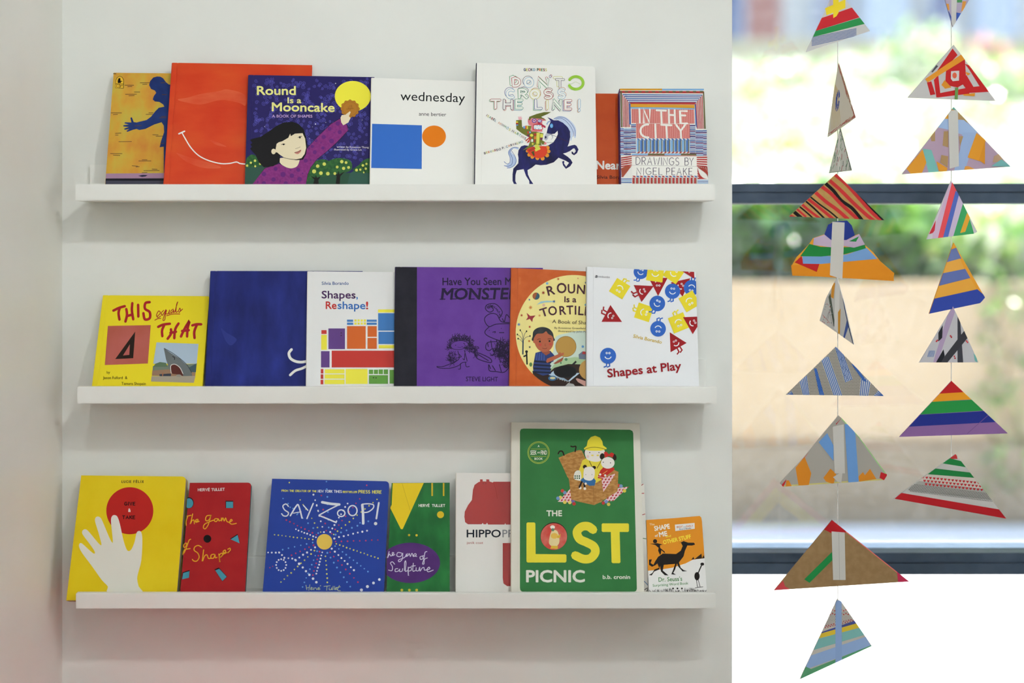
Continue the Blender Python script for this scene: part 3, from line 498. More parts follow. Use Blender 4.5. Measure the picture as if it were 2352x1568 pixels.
for k in range(0, 72): 
    x = 250+k*14; A.stroke([(x, 352), (x+3, 578)], 3, cr_ if k % 2 else (228, 206, 200), smooth=False)
for k in range(0, 60):
    x = 325+k*14.4; A.stroke([(x, 586), (x+4, 816)], 3, cr_ if k % 2 else (228, 206, 200), smooth=False)
for k in range(17): A.stroke([(246, 356+k*13), (1250, 368+k*13)], 2, (186, 80, 76), smooth=False); A.stroke([(322, 590+k*13.5), (1184, 600+k*13.5)], 2, (186, 80, 76), smooth=False)
A.up(); TW = (230, 228, 220)
for q in ([(372, 352), (380, 572)], [(445, 572), (440, 356), (535, 572), (540, 358)], [(648, 372), (798, 378)], [(722, 375), (730, 578)], [(842, 362), (848, 580)], [(938, 368), (945, 582)], [(845, 445), (940, 450)], [(1133, 385), (1022, 383), (1034, 580), (1138, 582)], [(1026, 452), (1110, 455)], [(628, 598), (636, 810)], [(724, 604), (885, 612)], [(806, 608), (816, 812)], [(962, 606), (1035, 700), (1105, 604)], [(1035, 700), (1042, 816)]): A.g = 'title_lettering'; A.stroke(q, 30, TW, smooth=False)
A.stroke(arc(505, 702, 115, 104, 275, 85, 16), 32, TW, smooth=False); A.g = 'cover_illustration'
for x0, x1, yy0, yy1, off in ((66, 122, 660, 1100, 0), (122, 240, 650, 1095, 14), (240, 318, 590, 1060, 6), (1180, 1270, 600, 1075, 6), (1272, 1395, 680, 1105, 12), (1395, 1452, 690, 1105, 0)):
    n = int((yy1-yy0)/28)
    for k in range(n):
        y = yy0+off+k*(yy1-yy0-off)/n; A.rect(x0, y, x1, y+16, (cb_, cn, co)[(k+int(x0)) % 3]); A.rect(x0, y+16, x1, y+20, cr_ if (k % 2) else cn)
A.up()
for k in range(14):
    x = 330+k*61; A.rect(x, 848, x+30, 1035, cb_ if k % 3 else co); A.rect(x+30, 850, x+44, 1035, cg); A.rect(x+50, 850, x+61, 1035, co); A.poly([(x, 825), (x+28, 822), (x+58, 850), (x+20, 850)], cb_); A.poly([(x+28, 1035), (x+60, 1035), (x+34, 1060), (x+2, 1060)], cr_)
for x0, x1, c in ((250, 510, co), (510, 775, cg), (775, 1038, co), (1038, 1285, cg)): A.rect(x0, 1064, x1, 1092, c)
A.rect(250, 1094, 1285, 1106, (190, 120, 110)); A.poly([(252, 1110), (1285, 1110), (1302, 1425), (258, 1415)], TW); A.up(); A.stroke([(254, 1252), (1294, 1268)], 4, (150, 140, 140), smooth=False)
A.stext('DRAWINGS', (318, 1238), (1005, 1250), 118, 9, (66, 50, 78), gap=.3); A.stext('BY', (1100, 1250), (1235, 1252), 118, 9, (66, 50, 78), gap=.16); A.stext('NIGEL', (332, 1402), (738, 1402), 108, 9, (66, 50, 78), gap=.34); A.stext('PEAKE', (806, 1404), (1215, 1408), 110, 9, (66, 50, 78), gap=.34)
for k in range(5): A.poly([(80, 1125+k*34), (250, 1100+k*34), (250, 1118+k*34), (80, 1146+k*34)], cr_)
for k in range(6): A.poly([(80, 1340+k*26-40), (160+k*16, 1262), (185+k*13, 1262), (80+k*6, 1365+k*24-40)], (160, 74, 50))
for k in range(5): A.poly([(1290, 1115+k*34), (1455, 1112+k*38), (1460, 1134+k*38), (1292, 1134+k*34)], cr_); A.poly([(1300+k*34, 1280), (1325+k*34, 1280), (1470, 1420+k*16-60), (1470, 1445+k*12-40)], (160, 60, 48))
for k in range(5): A.poly([(1302, 1290+k*40), (1302, 1312+k*40), (1330+k*30, 1470), (1360+k*26, 1470)], cr_)
for k in range(18):
    x = 262+k*58; A.rect(x, 1450, x+32, 1545, cr_); A.rect(x+36, 1450, x+44, 1545, cg); A.poly([(x, 1418), (x+40, 1420), (x+56, 1446), (x+16, 1440)], cb_ if k % 2 else cr_)
for k in range(3): A.rect(84, 1462+k*28, 252, 1478+k*28, co if k % 2 else cb_); A.rect(1302, 1486+k*22, 1475, 1498+k*22, cb_ if k % 2 else co)
A.done()
# ---- second ledge
YEL = (228, 208, 42); RED = (170, 38, 42)
A = book(1, 'bright yellow hardback with red brush lettering and two square photos', (237.7, 677.7), (480.8, 680), (464.7, 888), (212, 888), -.1, -.1, 26, .0095, YEL, r=.004).z(130, 580, 3.92)
for q in ([(510, 520), (560, 492), (615, 480)], [(575, 495), (560, 540), (565, 605)], [(680, 455), (650, 600)], [(620, 620), (632, 560), (625, 510)], [(625, 575), (715, 560)], [(712, 460), (695, 600)], [(738, 468), (738, 575)], [(835, 445), (795, 465), (790, 510), (840, 545), (838, 590), (790, 600), (778, 580)]): pass
A.g = 'title_lettering'
for q in ([(512, 522), (560, 498), (614, 482)], [(568, 500), (558, 545), (566, 602)], [(628, 508), (634, 560), (620, 620)], [(682, 455), (678, 520), (690, 600)], [(632, 572), (684, 556)], [(734, 470), (736, 575)], [(838, 446), (800, 455), (796, 505), (838, 535), (838, 590), (795, 600), (782, 545)],
          [(915, 668), (960, 648), (1020, 640)], [(968, 655), (950, 700), (952, 752)], [(1030, 690), (1030, 730), (1000, 775)], [(1098, 638), (1068, 690), (1060, 770)], [(1025, 722), (1075, 712)], [(1120, 755), (1150, 690), (1195, 618), (1180, 680), (1175, 755)], [(1130, 705), (1190, 698)], [(1222, 655), (1260, 645), (1302, 645)], [(1262, 652), (1240, 710), (1242, 768)]): A.stroke(q, 23, RED)
for q in ([(905, 575), (935, 545), (920, 525), (900, 560), (912, 585), (938, 570)], [(965, 520), (945, 540), (950, 565), (975, 530), (985, 515), (960, 595), (962, 612), (975, 600), (980, 545)], [(990, 520), (985, 550), (1005, 548), (1018, 515), (1012, 548), (1025, 545)], [(1050, 508), (1030, 525), (1035, 545), (1055, 515), (1052, 540), (1065, 530)], [(1065, 535), (1085, 460), (1092, 442), (1080, 470), (1075, 535), (1090, 530)], [(1095, 530), (1110, 500), (1115, 525), (1100, 540), (1135, 508)]): A.stroke(q, 7, RED, taper=False)
A.stroke([(885, 608), (910, 595), (938, 592)], 7, RED); A.stroke([(990, 568), (1050, 552), (1110, 552)], 7, RED); A.g = 'cover_illustration'
A.poly([(462, 660), (848, 652), (822, 998), (434, 1012)], matn((176, 90, 74), (186, 100, 92), 12, .4)); A.up(); A.poly([(708, 710), (690, 950), (528, 958)], (46, 34, 28)); A.up(); A.poly([(660, 825), (655, 920), (598, 926)], (180, 96, 90))
A.poly([(900, 808), (1278, 822), (1262, 1000), (870, 1000)], (172, 190, 206)); A.poly([(868, 1020), (1262, 1000), (1248, 1110), (860, 1100)], (120, 132, 116)); A.poly([(862, 1062), (1030, 1048), (1250, 1080), (1248, 1115), (858, 1108)], (156, 122, 96)); A.poly([(856, 1112), (1250, 1110), (1236, 1172), (850, 1160)], (168, 156, 138)); A.up()
A.poly([(890, 1000), (930, 985), (985, 992), (1000, 1028), (870, 1028)], (96, 120, 92)); A.poly([(1180, 1040), (1262, 996), (1255, 1075), (1190, 1075)], (74, 96, 104)); A.up()
A.poly([(965, 860), (1030, 905), (1110, 955), (1170, 1010), (1215, 1080), (1222, 1110), (1140, 1112), (1130, 1060), (1090, 1012), (1030, 1008), (1028, 1060), (1035, 1095), (1020, 1060), (985, 960)], (112, 118, 118)); A.poly([(1030, 1012), (1062, 1004), (1105, 1030), (1135, 1075), (1140, 1112), (1100, 1098), (1045, 1092), (1028, 1070)], (92, 46, 40)); A.up(); A.stroke([(1032, 1085), (1028, 1020), (1065, 1005), (1110, 1035), (1138, 1090)], 6, (216, 212, 204)); A.stroke([(1045, 935), (1062, 945), (1062, 962)], 7, (40, 40, 44)); A.stroke([(970, 862), (1060, 915), (1165, 1000), (1215, 1080)], 5, (64, 66, 70)); A.poly([(925, 1095), (1030, 1088), (1030, 1112), (928, 1112)], (60, 66, 80)); A.stroke([(958, 1080), (955, 1110)], 8, (170, 110, 80)); A.circ(1100, 1108, 24, (150, 146, 134), ry=12)
A.up(); DK = (48, 40, 20)
A.text('by', (452, 1088), (482, 1088), 22, DK, .008); A.text('Jason Fulford  &', (418, 1138), (637, 1138), 24, DK, .008); A.text('Tamara Shopsin', (584, 1190), (803, 1192), 24, DK, .008); A.done()
A = book(1, 'large dark navy hardback with a small white squiggle at its covered edge', (484.6, 622), (833, 622.5), (826, 888), (471.8, 888), -.099, -.086, 18, .010, matn((26, 32, 90), (44, 56, 142), 16, .45, stretch=(1.6, 1, .6), detail=8, lo=.25, hi=.8), spine=(36, 42, 104)).z(130, 580, 3.92)
A.poly([(1480, 680), (1530, 720), (1600, 760), (1620, 790), (1570, 835), (1520, 790)], (44, 56, 132), True)
A.up(); A.stroke([(2115, 872), (2092, 905), (2105, 950), (2150, 978), (2210, 985), (2290, 970)], 24, WH); A.stroke([(2103, 1102), (2150, 1062), (2215, 1040), (2290, 1000)], 22, WH); A.done()
A = book(1, 'white hardback with stacked red, yellow, blue and purple blocks', (707.2, 623), (950, 625), (953, 888), (703.8, 888), -.1025, -.0915, 18, .0095, (228, 228, 226), spine=(214, 212, 202)).z(690, 580, 4.355)
y_, bb, oo, pp, gg, rr = (230, 220, 70), (66, 122, 186), (204, 98, 38), (100, 66, 134), (100, 156, 66), (192, 56, 48)
for x0, y0, x1, y1, c in ((210, 775, 262, 813, rr), (208, 822, 265, 972, y_), (280, 758, 446, 965, pp), (466, 735, 653, 962, oo), (672, 735, 764, 842, oo), (671, 853, 764, 962, oo), (466, 670, 527, 692, bb), (466, 700, 528, 722, bb), (540, 668, 657, 720, y_), (664, 670, 764, 692, bb), (664, 700, 764, 722, bb), (776, 568, 1000, 598, y_), (777, 606, 1000, 780, bb), (780, 790, 1000, 914, bb), (784, 925, 1000, 957, y_), (206, 985, 292, 1148, pp), (313, 980, 1000, 1148, rr), (204, 1163, 230, 1208, rr), (203, 1217, 229, 1262, rr), (202, 1271, 229, 1317, rr), (244, 1166, 441, 1208, y_), (243, 1217, 441, 1260, y_), (242, 1270, 441, 1315, y_), (452, 1163, 672, 1313, y_), (685, 1170, 728, 1214, gg), (735, 1170, 777, 1214, gg), (783, 1168, 826, 1215, gg), (833, 1168, 876, 1216, gg), (685, 1225, 876, 1312, gg), (892, 1172, 1000, 1310, gg)): A.rect(x0, y0, x1, y1, c)
A.up()
for k in range(3): A.rect(563+k*31, 664, 572+k*31, 724, (228, 228, 226))
A.rect(538, 690, 660, 699, (228, 228, 226))
for x, y in ((408, 803), (408, 829), (731, 1250), (757, 1252)): A.circ(x, y, 6, (40, 20, 30), n=10)
A.text('Silvia Borando', (214, 322), (482, 322), 31, (48, 92, 150), .012); A.text('Shapes', (214, 456), (550, 458), 72, (78, 44, 92), .022); A.text(',', (560, 458), (573, 458), 72, (60, 120, 186), .02); A.text('Re', (255, 562), (360, 562), 72, (186, 46, 40), .024); A.text('shape', (373, 562), (648, 564), 72, (60, 112, 182), .022); A.text('!', (658, 564), (676, 564), 72, (186, 46, 40), .026); A.done()
PL = matn((98, 56, 146), (106, 64, 154), 24, .45)
A = book(1, 'wide purple hardback with a black cloth spine and ink-drawn figures', (908.6, 612.6), (1247, 615), (1252, 888), (906.3, 888), -.1045, -.088, 18, .0098, PL, spine=(36, 36, 42)).z(690, 580, 4.355)
A.poly([(953, 143), (1166, 146), (1164, 1345), (941, 1345)], matn((40, 40, 48), (46, 46, 54), 40, .6)); A.up()
IK = (36, 20, 58); A.g = 'title_lettering'
A.text('Have You Seen My', (1422, 325), (2160, 322), 72, IK, .016); A.text('MONSTER?', (1408, 468), (2230, 462), 108, IK, .03, shear=.12); A.up()
for x0, x1, y in ((1396, 1446, 466), (1500, 1560, 464), (1690, 1740, 464), (1870, 1920, 464), (1416, 1450, 362), (1535, 1570, 362), (1668, 1712, 362), (1770, 1816, 362)): A.stroke([(x0, y), (x1, y-1)], 9, IK, smooth=False)
A.text('STEVE LIGHT', (1656, 1285), (1975, 1287), 44, IK, .008)
A.g = 'cover_illustration'; random.seed(5)
def fuzz(x, y, rx, ry, n, l, w_=4.2, c=IK):
    for k in range(n):
        a = random.uniform(0, 6.28); d = math.sqrt(random.random()); X, Y = x+rx*d*math.cos(a), y+ry*d*math.sin(a); b = random.uniform(0, 6.28)
        A.stroke([(X, Y), (X+l*.5*math.cos(b), Y+l*.5*math.sin(b)+3), (X+l*math.cos(b+.5), Y+l*math.sin(b+.5))], w_, c, n=2)
for x, y in ((1500, 900), (1530, 865), (1570, 845), (1610, 850), (1650, 850), (1690, 870), (1700, 900), (1490, 940), (1560, 870), (1640, 870)): fuzz(x, y, 28, 26, 22, 24)
A.up(); A.circ(1590, 925, 88, PL, ry=44); A.stroke(ell(1590, 925, 88, 44, rot=-8), 5, IK, smooth=False, closed=True); A.circ(1553, 926, 5, IK, n=8); A.circ(1634, 908, 5, IK, n=8); A.stroke([(1572, 945), (1600, 948), (1620, 940)], 3, IK)
for q in ([(1575, 985), (1590, 1050), (1560, 1085), (1480, 1120), (1420, 1140), (1365, 1140), (1400, 1155), (1500, 1155), (1580, 1130), (1620, 1100), (1660, 1095)], [(1640, 975), (1668, 1085)], [(1600, 1110), (1600, 1160), (1580, 1165)], [(1650, 1100), (1660, 1140), (1690, 1138)], [(1625, 1060), (1640, 1070), (1645, 1010)], [(1580, 1010), (1610, 1040), (1580, 1045)]): A.stroke(q, 7, IK)
fuzz(1520, 1060, 50, 60, 70, 26); fuzz(1700, 950, 70, 30, 70, 26); fuzz(1745, 990, 30, 50, 30, 26)
# large furry figure with a feathered hat
for q in ([(2110, 700), (2010, 690), (1965, 620), (1900, 610), (1845, 650), (1850, 700), (1890, 740), (1960, 715), (2110, 710)], [(1890, 740), (1845, 790), (1870, 830), (1960, 870), (2000, 880)], [(1965, 890), (1870, 900), (1855, 960), (1890, 980), (1920, 960), (1940, 990), (1970, 930), (1960, 870)], [(1760, 1040), (1745, 1000), (1770, 1060), (1900, 1100), (1900, 1060), (1800, 1010), (1760, 1000)], [(1900, 1160), (1885, 1120), (1890, 1180), (1960, 1190), (2040, 1195), (2090, 1140)], [(2020, 660), (2040, 690), (2060, 620), (2090, 650)], [(1990, 650), (2020, 600), (1990, 545), (1940, 510), (1870, 520), (1850, 560), (1890, 595), (1930, 575), (1910, 540), (1885, 555)], [(1990, 800), (2035, 800)], [(1925, 795), (1950, 790), (1945, 802)], [(1870, 900), (1880, 940)], [(1905, 880), (1915, 950)], [(2000, 880), (1990, 1010), (2000, 1100)], [(1780, 1020), (1880, 1080)], [(1920, 1130), (1950, 1180)], [(1990, 1120), (2010, 1190)]): A.stroke(q, 8, IK)
fuzz(2030, 960, 70, 80, 190, 42); fuzz(2070, 1090, 40, 60, 70, 40); fuzz(1990, 1010, 60, 40, 60, 40)
for k in range(60):
    t_ = k/60; X, Y = 2010-150*t_, 640-110*math.sin(t_*2.2)
    A.stroke([(X, Y), (X+random.uniform(-26, 26), Y+random.uniform(-20, 26))], 3, IK, smooth=False)
A.circ(1890, 778, 4, IK, n=6); A.circ(2010, 758, 4, IK, n=6); A.done()
# Tortilla
ORG = (190, 84, 26)
A = book(1, 'orange hardback with a cream disc and a child holding a round flatbread', (1175.5, 615), (1420, 626.5), (1424, 888), (1171, 888), -.1025, -.088, 18, .009, matn(ORG, (196, 92, 34), 60, .38, detail=2), spine=(186, 92, 40)).z(1150, 580, 4.1255)
disc = ell(690, 760, 548, 548, 90); dclip = clip(disc, [(120, 150), (1120, 190), (1120, 1275), (120, 1275)])
A.poly(dclip, matn((232, 218, 142), (226, 212, 136), 20, .4)); A.up(); A.clip = dclip
A.poly([(500, 930), (520, 800), (640, 760), (760, 740), (900, 760), (1120, 800), (1120, 1100), (480, 1100)], (196, 212, 198), True); A.poly([(470, 1110), (540, 1010), (700, 990), (900, 1000), (1120, 1010), (1120, 1200), (470, 1200)], (164, 190, 146)); A.up()
A.poly([(738, 965), (775, 935), (820, 945), (820, 1012), (742, 1008)], (110, 122, 140)); A.poly([(770, 960), (780, 935), (830, 942), (830, 966)], (176, 60, 58))
A.stroke([(210, 965), (212, 830)], 12, (40, 66, 92), smooth=False)
for q in ([(212, 830), (205, 770), (185, 735)], [(212, 830), (225, 775), (245, 745)], [(210, 840), (190, 800), (158, 775)], [(212, 840), (235, 805), (278, 790)], [(208, 850), (185, 825), (165, 815)]): A.stroke(q, 4, (40, 66, 92)); A.circ(q[-1][0], q[-1][1], 6, INK, ry=9)
A.stroke([(245, 945), (250, 1060)], 14, INK, smooth=False); A.circ(245, 938, 13, INK); A.stroke([(215, 985), (250, 970)], 14, INK, smooth=False); A.circ(285, 1060, 14, (90, 130, 70), ry=20)
for x, y, rr_, c in ((440, 292, 12, (120, 176, 206)), (335, 412, 34, (160, 90, 50)), (408, 498, 13, (214, 170, 150)), (270, 838, 10, (190, 120, 50)), (778, 890, 12, (90, 140, 190)), (805, 495, 11, (120, 176, 206)), (732, 244, 7, (214, 150, 120)), (620, 1012, 14, (90, 130, 100)), (570, 1045, 8, (70, 110, 80))): A.circ(x, y, rr_, c)
A.poly(arc(335, 412, 34, 34, -70, 110, 12), (60, 96, 110))
def star(x, y, r, c, n=8):
    A.poly([(x+(r if i % 2 == 0 else r*.35)*math.cos(math.pi*i/n), y+(r if i % 2 == 0 else r*.35)*math.sin(math.pi*i/n)) for i in range(2*n)], c)
for x, y, r_, c in ((404, 380, 22, (150, 50, 34)), (272, 446, 13, (70, 110, 160)), (283, 520, 24, (196, 120, 60)), (545, 250, 18, (196, 110, 60)), (505, 463, 18, (60, 96, 150)), (806, 285, 15, (50, 76, 130)), (198, 594, 17, (170, 60, 40)), (172, 680, 20, (80, 116, 170)), (275, 703, 16, (176, 56, 40)), (368, 596, 15, (200, 130, 70)), (275, 895, 14, (40, 60, 70))): star(x, y, r_, c)
A.poly([(340, 495), (380, 462), (440, 455), (505, 460), (500, 468), (420, 472), (370, 485)], (150, 190, 200)); A.poly([(245, 570), (280, 600), (330, 595), (305, 625), (298, 658), (276, 628), (240, 640), (258, 610)], (150, 50, 56))
A.up(); A.poly([(440, 1150), (510, 1090), (640, 1055), (820, 1060), (1120, 1080), (1120, 1275), (330, 1275), (300, 1120)], (52, 36, 30)); A.poly([(455, 1158), (500, 1120), (560, 1200), (640, 1215), (720, 1140), (750, 1140), (650, 1222)], (176, 198, 214))
A.up(); A.poly([(330, 950), (380, 935), (470, 930), (510, 975), (500, 1030), (470, 1045), (475, 1150), (400, 1165), (310, 1130), (305, 1080)], (48, 64, 118)); A.up()
for k in range(4): A.poly([(318-k*4, 1020+k*34), (480, 1035+k*32), (478, 1048+k*32), (316-k*4, 1036+k*34)], (30, 34, 52))
for k in range(4): A.poly([(340+k*22, 950), (352+k*22, 948), (345+k*24, 1020), (332+k*24, 1018)], (60, 84, 150))
A.circ(618, 890, 98, (180, 140, 68), n=40); A.up(); A.stroke(ell(618, 890, 97, n=36), 4, (140, 104, 50), smooth=False, closed=True); SKB = (176, 96, 66); HAIR = matn((46, 48, 50), (64, 66, 68), 60, .45)
A.poly([(498, 1050), (600, 985), (580, 1030), (520, 1055)], (150, 76, 54)); A.poly([(430, 1030), (440, 1005), (540, 965), (560, 940), (575, 955), (595, 945), (600, 965), (570, 985), (500, 1020), (440, 1045)], SKB); A.poly([(385, 940), (410, 900), (450, 900), (470, 950), (430, 975)], (150, 80, 58))
A.up(); A.poly([(303, 790), (310, 745), (345, 715), (400, 705), (455, 720), (490, 755), (502, 800), (498, 840), (310, 840)], HAIR, True); A.up(); A.poly([(320, 800), (345, 770), (400, 765), (430, 745), (450, 770), (490, 795), (500, 840), (490, 890), (455, 930), (410, 942), (365, 925), (335, 890), (322, 860), (308, 850), (312, 820)], SKB, True)
A.up(); A.circ(371, 842, 9, INK); A.circ(462, 838, 9, INK); A.circ(373, 873, 14, (190, 74, 60)); A.circ(470, 868, 13, (190, 74, 60)); A.stroke([(345, 825), (365, 818), (380, 820)], 4, INK); A.stroke([(445, 820), (465, 815), (482, 820)], 4, INK); A.stroke([(395, 905), (420, 912), (440, 903)], 4, (110, 40, 36)); A.stroke([(425, 862), (418, 880), (430, 884)], 3, (120, 60, 46))
A.circ(612, 1128, 110, (34, 34, 36), ry=60, n=36); A.up(); A.circ(612, 1124, 98, (24, 24, 26), ry=52, n=36); A.stroke([(680, 1065), (715, 1030)], 18, (40, 40, 42), smooth=False); A.circ(490, 1190, 40, (60, 110, 150), ry=24); A.circ(840, 1110, 98, (190, 150, 84)); A.poly([(710, 1195), (725, 1190), (840, 1230), (840, 1290), (730, 1225)], (206, 158, 146)); A.up(); A.circ(492, 1188, 26, (206, 196, 150), ry=12)
for k in range(6): A.circ(540+k*22, 1195+k*7, 4, (214, 208, 196), n=6)
A.poly([(600, 1275), (640, 1235), (690, 1245), (710, 1275)], (180, 180, 176)); A.clip = None
MB_ = (78, 40, 52)
for ch, x, y, sz, rt in (('R', 452, 408, 86, 14), ('O', 540, 388, 92, 8), ('U', 638, 385, 84, 1), ('N', 722, 388, 84, -4), ('D', 812, 398, 84, -10)): 
    w_ = {'O': 88, 'U': 66, 'N': 72, 'R': 66}.get(ch, 62); c_, s_ = math.cos(R(rt)), math.sin(R(rt)); A.text(ch, (x, y), (x+w_*c_, y-w_*s_), sz, MB_, .02)
A.text('Is a', (604, 468), (715, 470), 52, MB_, .03)
for ch, x, y, w_, sz, rt in (('T', 388, 612, 72, 76, 18), ('O', 460, 598, 78, 82, 10), ('R', 562, 590, 58, 80, 5), ('T', 626, 585, 62, 80, 2), ('I', 703, 586, 12, 80, 0), ('L', 735, 590, 48, 80, -3), ('L', 795, 594, 48, 80, -5), ('A', 850, 600, 70, 80, -8)):
    c_, s_ = math.cos(R(rt)), math.sin(R(rt)); A.text(ch, (x, y), (x+w_*c_, y-w_*s_), sz, MB_, .02)
A.text('A Book of Shapes', (488, 668), (885, 684), 33, (60, 44, 40), .004); A.text('By Roseanne Greenfield Thong', (510, 722), (890, 728), 18, (96, 84, 66), .004); A.text('Illustrated by John Parra', (545, 752), (850, 760), 18, (96, 84, 66), .004)
A.text('ROUND', (190, 300), (188, 230), 16, (204, 120, 60), 0); A.done()
# Shapes at Play
A = book(1, 'white square book scattered with smiling red, yellow and blue shapes, rightmost on the second ledge', (1348.8, 612.2), (1598, 624.4), (1605.7, 888), (1348.3, 888), -.103, -.087, 18, .009, (226, 227, 228), spine=(206, 206, 204)).z(1150, 580, 4.1255)
A.clip = [(822, 135), (1848, 184), (1880, 1262), (820, 1262)]
CL, CN = A.L, [0]
RC, YC, BC, W2 = (158, 26, 32), (222, 204, 46), (48, 98, 184), (226, 227, 228)
def chum(kind, x, y, r, rot, legs=True):
    c, s = math.cos(R(rot)), math.sin(R(rot)); T = lambda a, b: (x+r*(a*c+b*s), y+r*(a*s-b*c))
    col = {'c': BC, 's': YC, 't': RC}[kind]; A.L = CL+1+(CN[0] % 5)*4; CN[0] += 1
    if legs:
        for sx in (-1, 1): A.stroke([T(.18*sx, -.8), T(.2*sx, -1.28), T(.2*sx+(-.34), -1.42)], r*.15, col, smooth=False)
    A.up()
    A.poly({'c': [T(math.cos(a*.1745), math.sin(a*.1745)) for a in range(36)], 's': [T(-.95, -.95), T(.95, -.95), T(.95, .95), T(-.95, .95)], 't': [T(-1.05, -.85), T(1.05, -.85), T(0, 1.15)]}[kind], col); A.up()
    k = 1 if kind != 't' else .8; o = 0 if kind != 't' else -.28
    for sx in (-1, 1):
        A.circ(*T(.17*sx*k, .34*k+o), r*.14*k, W2, n=14)
    A.up()
    for sx in (-1, 1): A.circ(*T(.17*sx*k, .34*k+o), r*.06, col, n=10)
    A.stroke([T(.42*k*math.cos(R(200+i*14)), .05+o+.42*k*math.sin(R(200+i*14))) for i in range(11)], r*.11, W2, smooth=False)
for a in (('c', 1327, 183, 68, 20), ('s', 1465, 195, 82, 8, False), ('s', 1640, 195, 80, 35, False), ('t', 1795, 180, 70, 150, False), ('t', 1362, 358, 84, 185-120), ('t', 1492, 312, 86, 180, False), ('t', 1722, 305, 84, 50, False), ('c', 1628, 366, 72, 5), ('c', 1808, 334, 74, 190), ('s', 1788, 462, 80, 150, False), ('s', 1356, 566, 78, 108), ('c', 1484, 482, 74, 25), ('c', 1491, 722, 74, 183), ('s', 1685, 666, 82, 158), ('t', 1838, 655, 88, 60, False), ('t', 1650, 838, 84, -30), ('t', 1062, 610, 86, 118), ('s', 1127, 342, 78, 212), ('c', 1017, 978, 76, 0)): chum(*a)
A.clip = None; A.up()
A.text('Silvia Borando', (1254, 804), (1522, 864), 31, (204, 170, 40), .012); A.text('Shapes at Play', (1016, 1182), (1710, 1108), 76, (150, 24, 32), .03)
A.text('a', (893, 236), (915, 238), 32, INK, .02, shear=.2); A.text('minibombo', (920, 236), (1033, 241), 18, (120, 120, 122), 0); A.done()
# ---- lowest ledge
A = book(2, 'thick yellow board book with a white hand below a red circle', (186.6, 1091.4), (427.5, 1094), (406.5, 1357), (154.7, 1357), -.1045, -.1045, 18.5, .026, matn((220, 190, 22), (224, 198, 34), 12, .5), kind='board', r=.009, page=mat((190, 176, 150), .7), spine=(210, 180, 40)).z(130, 1060, 4.239)
A.circ(713, 477, 229, (184, 38, 32), n=60); A.up()
A.poly([(510, 1275), (500, 1215), (440, 1150), (340, 1010), (250, 890), (220, 830), (222, 800), (240, 792), (270, 815), (330, 870), (365, 895), (372, 875), (330, 810), (262, 720), (248, 685), (262, 662), (290, 660), (330, 700), (400, 785), (430, 812), (436, 795), (408, 690), (376, 585), (378, 548), (400, 533), (430, 548), (460, 610), (510, 730), (540, 785), (548, 770), (535, 640), (530, 560), (545, 525), (570, 520), (595, 540), (620, 620), (645, 740), (675, 840), (700, 870), (730, 850), (760, 780), (775, 705), (790, 678), (815, 676), (830, 705), (835, 790), (825, 960), (795, 1080), (785, 1140), (800, 1215), (822, 1275)], (224, 222, 210), True, 3); A.up()
A.stext('LUCiE', (635, 205), (726, 205), 22, 5, (90, 84, 40), gap=.5); A.stext('FÉLiX', (750, 205), (846, 205), 22, 5, (90, 84, 40), gap=.5); A.stext('GiVE', (662, 424), (763, 424), 30, 8, (40, 12, 12), gap=.42); A.text('&', (699, 488), (720, 488), 32, (224, 214, 204), .05); A.stext('TAKE', (642, 556), (762, 556), 30, 8, (40, 12, 12), gap=.32); A.done()
A = book(2, 'small red board book with cut-out shapes showing turquoise and yellow handwriting', (436, 1108.3), (577, 1108), (563, 1357), (414, 1357), -.1, -.1, 20, .012, matn((170, 34, 36), (164, 30, 34), 30, .4), kind='board', r=.007, edge=mat((44, 104, 104), .5), spine=(150, 28, 32)).z(130, 1060, 4.239)
TQ = (72, 148, 166); A.clip = [(1285, 200), (1900, 200), (1835, 1275), (1195, 1275)]; A.circ(1290, 400, 46, (50, 20, 24), ry=54); A.up(); A.circ(1288, 404, 42, TQ, ry=48); A.clip = None
for q in ([(1645, 380), (1720, 380), (1720, 450), (1645, 450)], [(1688, 750), (1762, 703), (1784, 795)], [(1537, 1048), (1580, 1030), (1660, 1118), (1614, 1165)], [(1228, 1076), (1296, 1054), (1290, 1128), (1216, 1145)]):
    A.poly(q, (44, 22, 24)); A.up(); cx, cy = sum(p[0] for p in q)/len(q), sum(p[1] for p in q)/len(q); A.poly([(cx+2+(p[0]-cx)*.9, cy+5+(p[1]-cy)*.88) for p in q], TQ)
A.circ(1468, 750, 38, (24, 16, 18)); A.g = 'title_lettering'; A.stext('HERVÉ', (1378, 285), (1490, 284), 23, 7, (214, 190, 186), gap=.3); A.stext('TULLET', (1510, 284), (1635, 280), 23, 7, (214, 190, 186), gap=.3)
YW_ = (222, 164, 36); A.g = 'title_lettering'
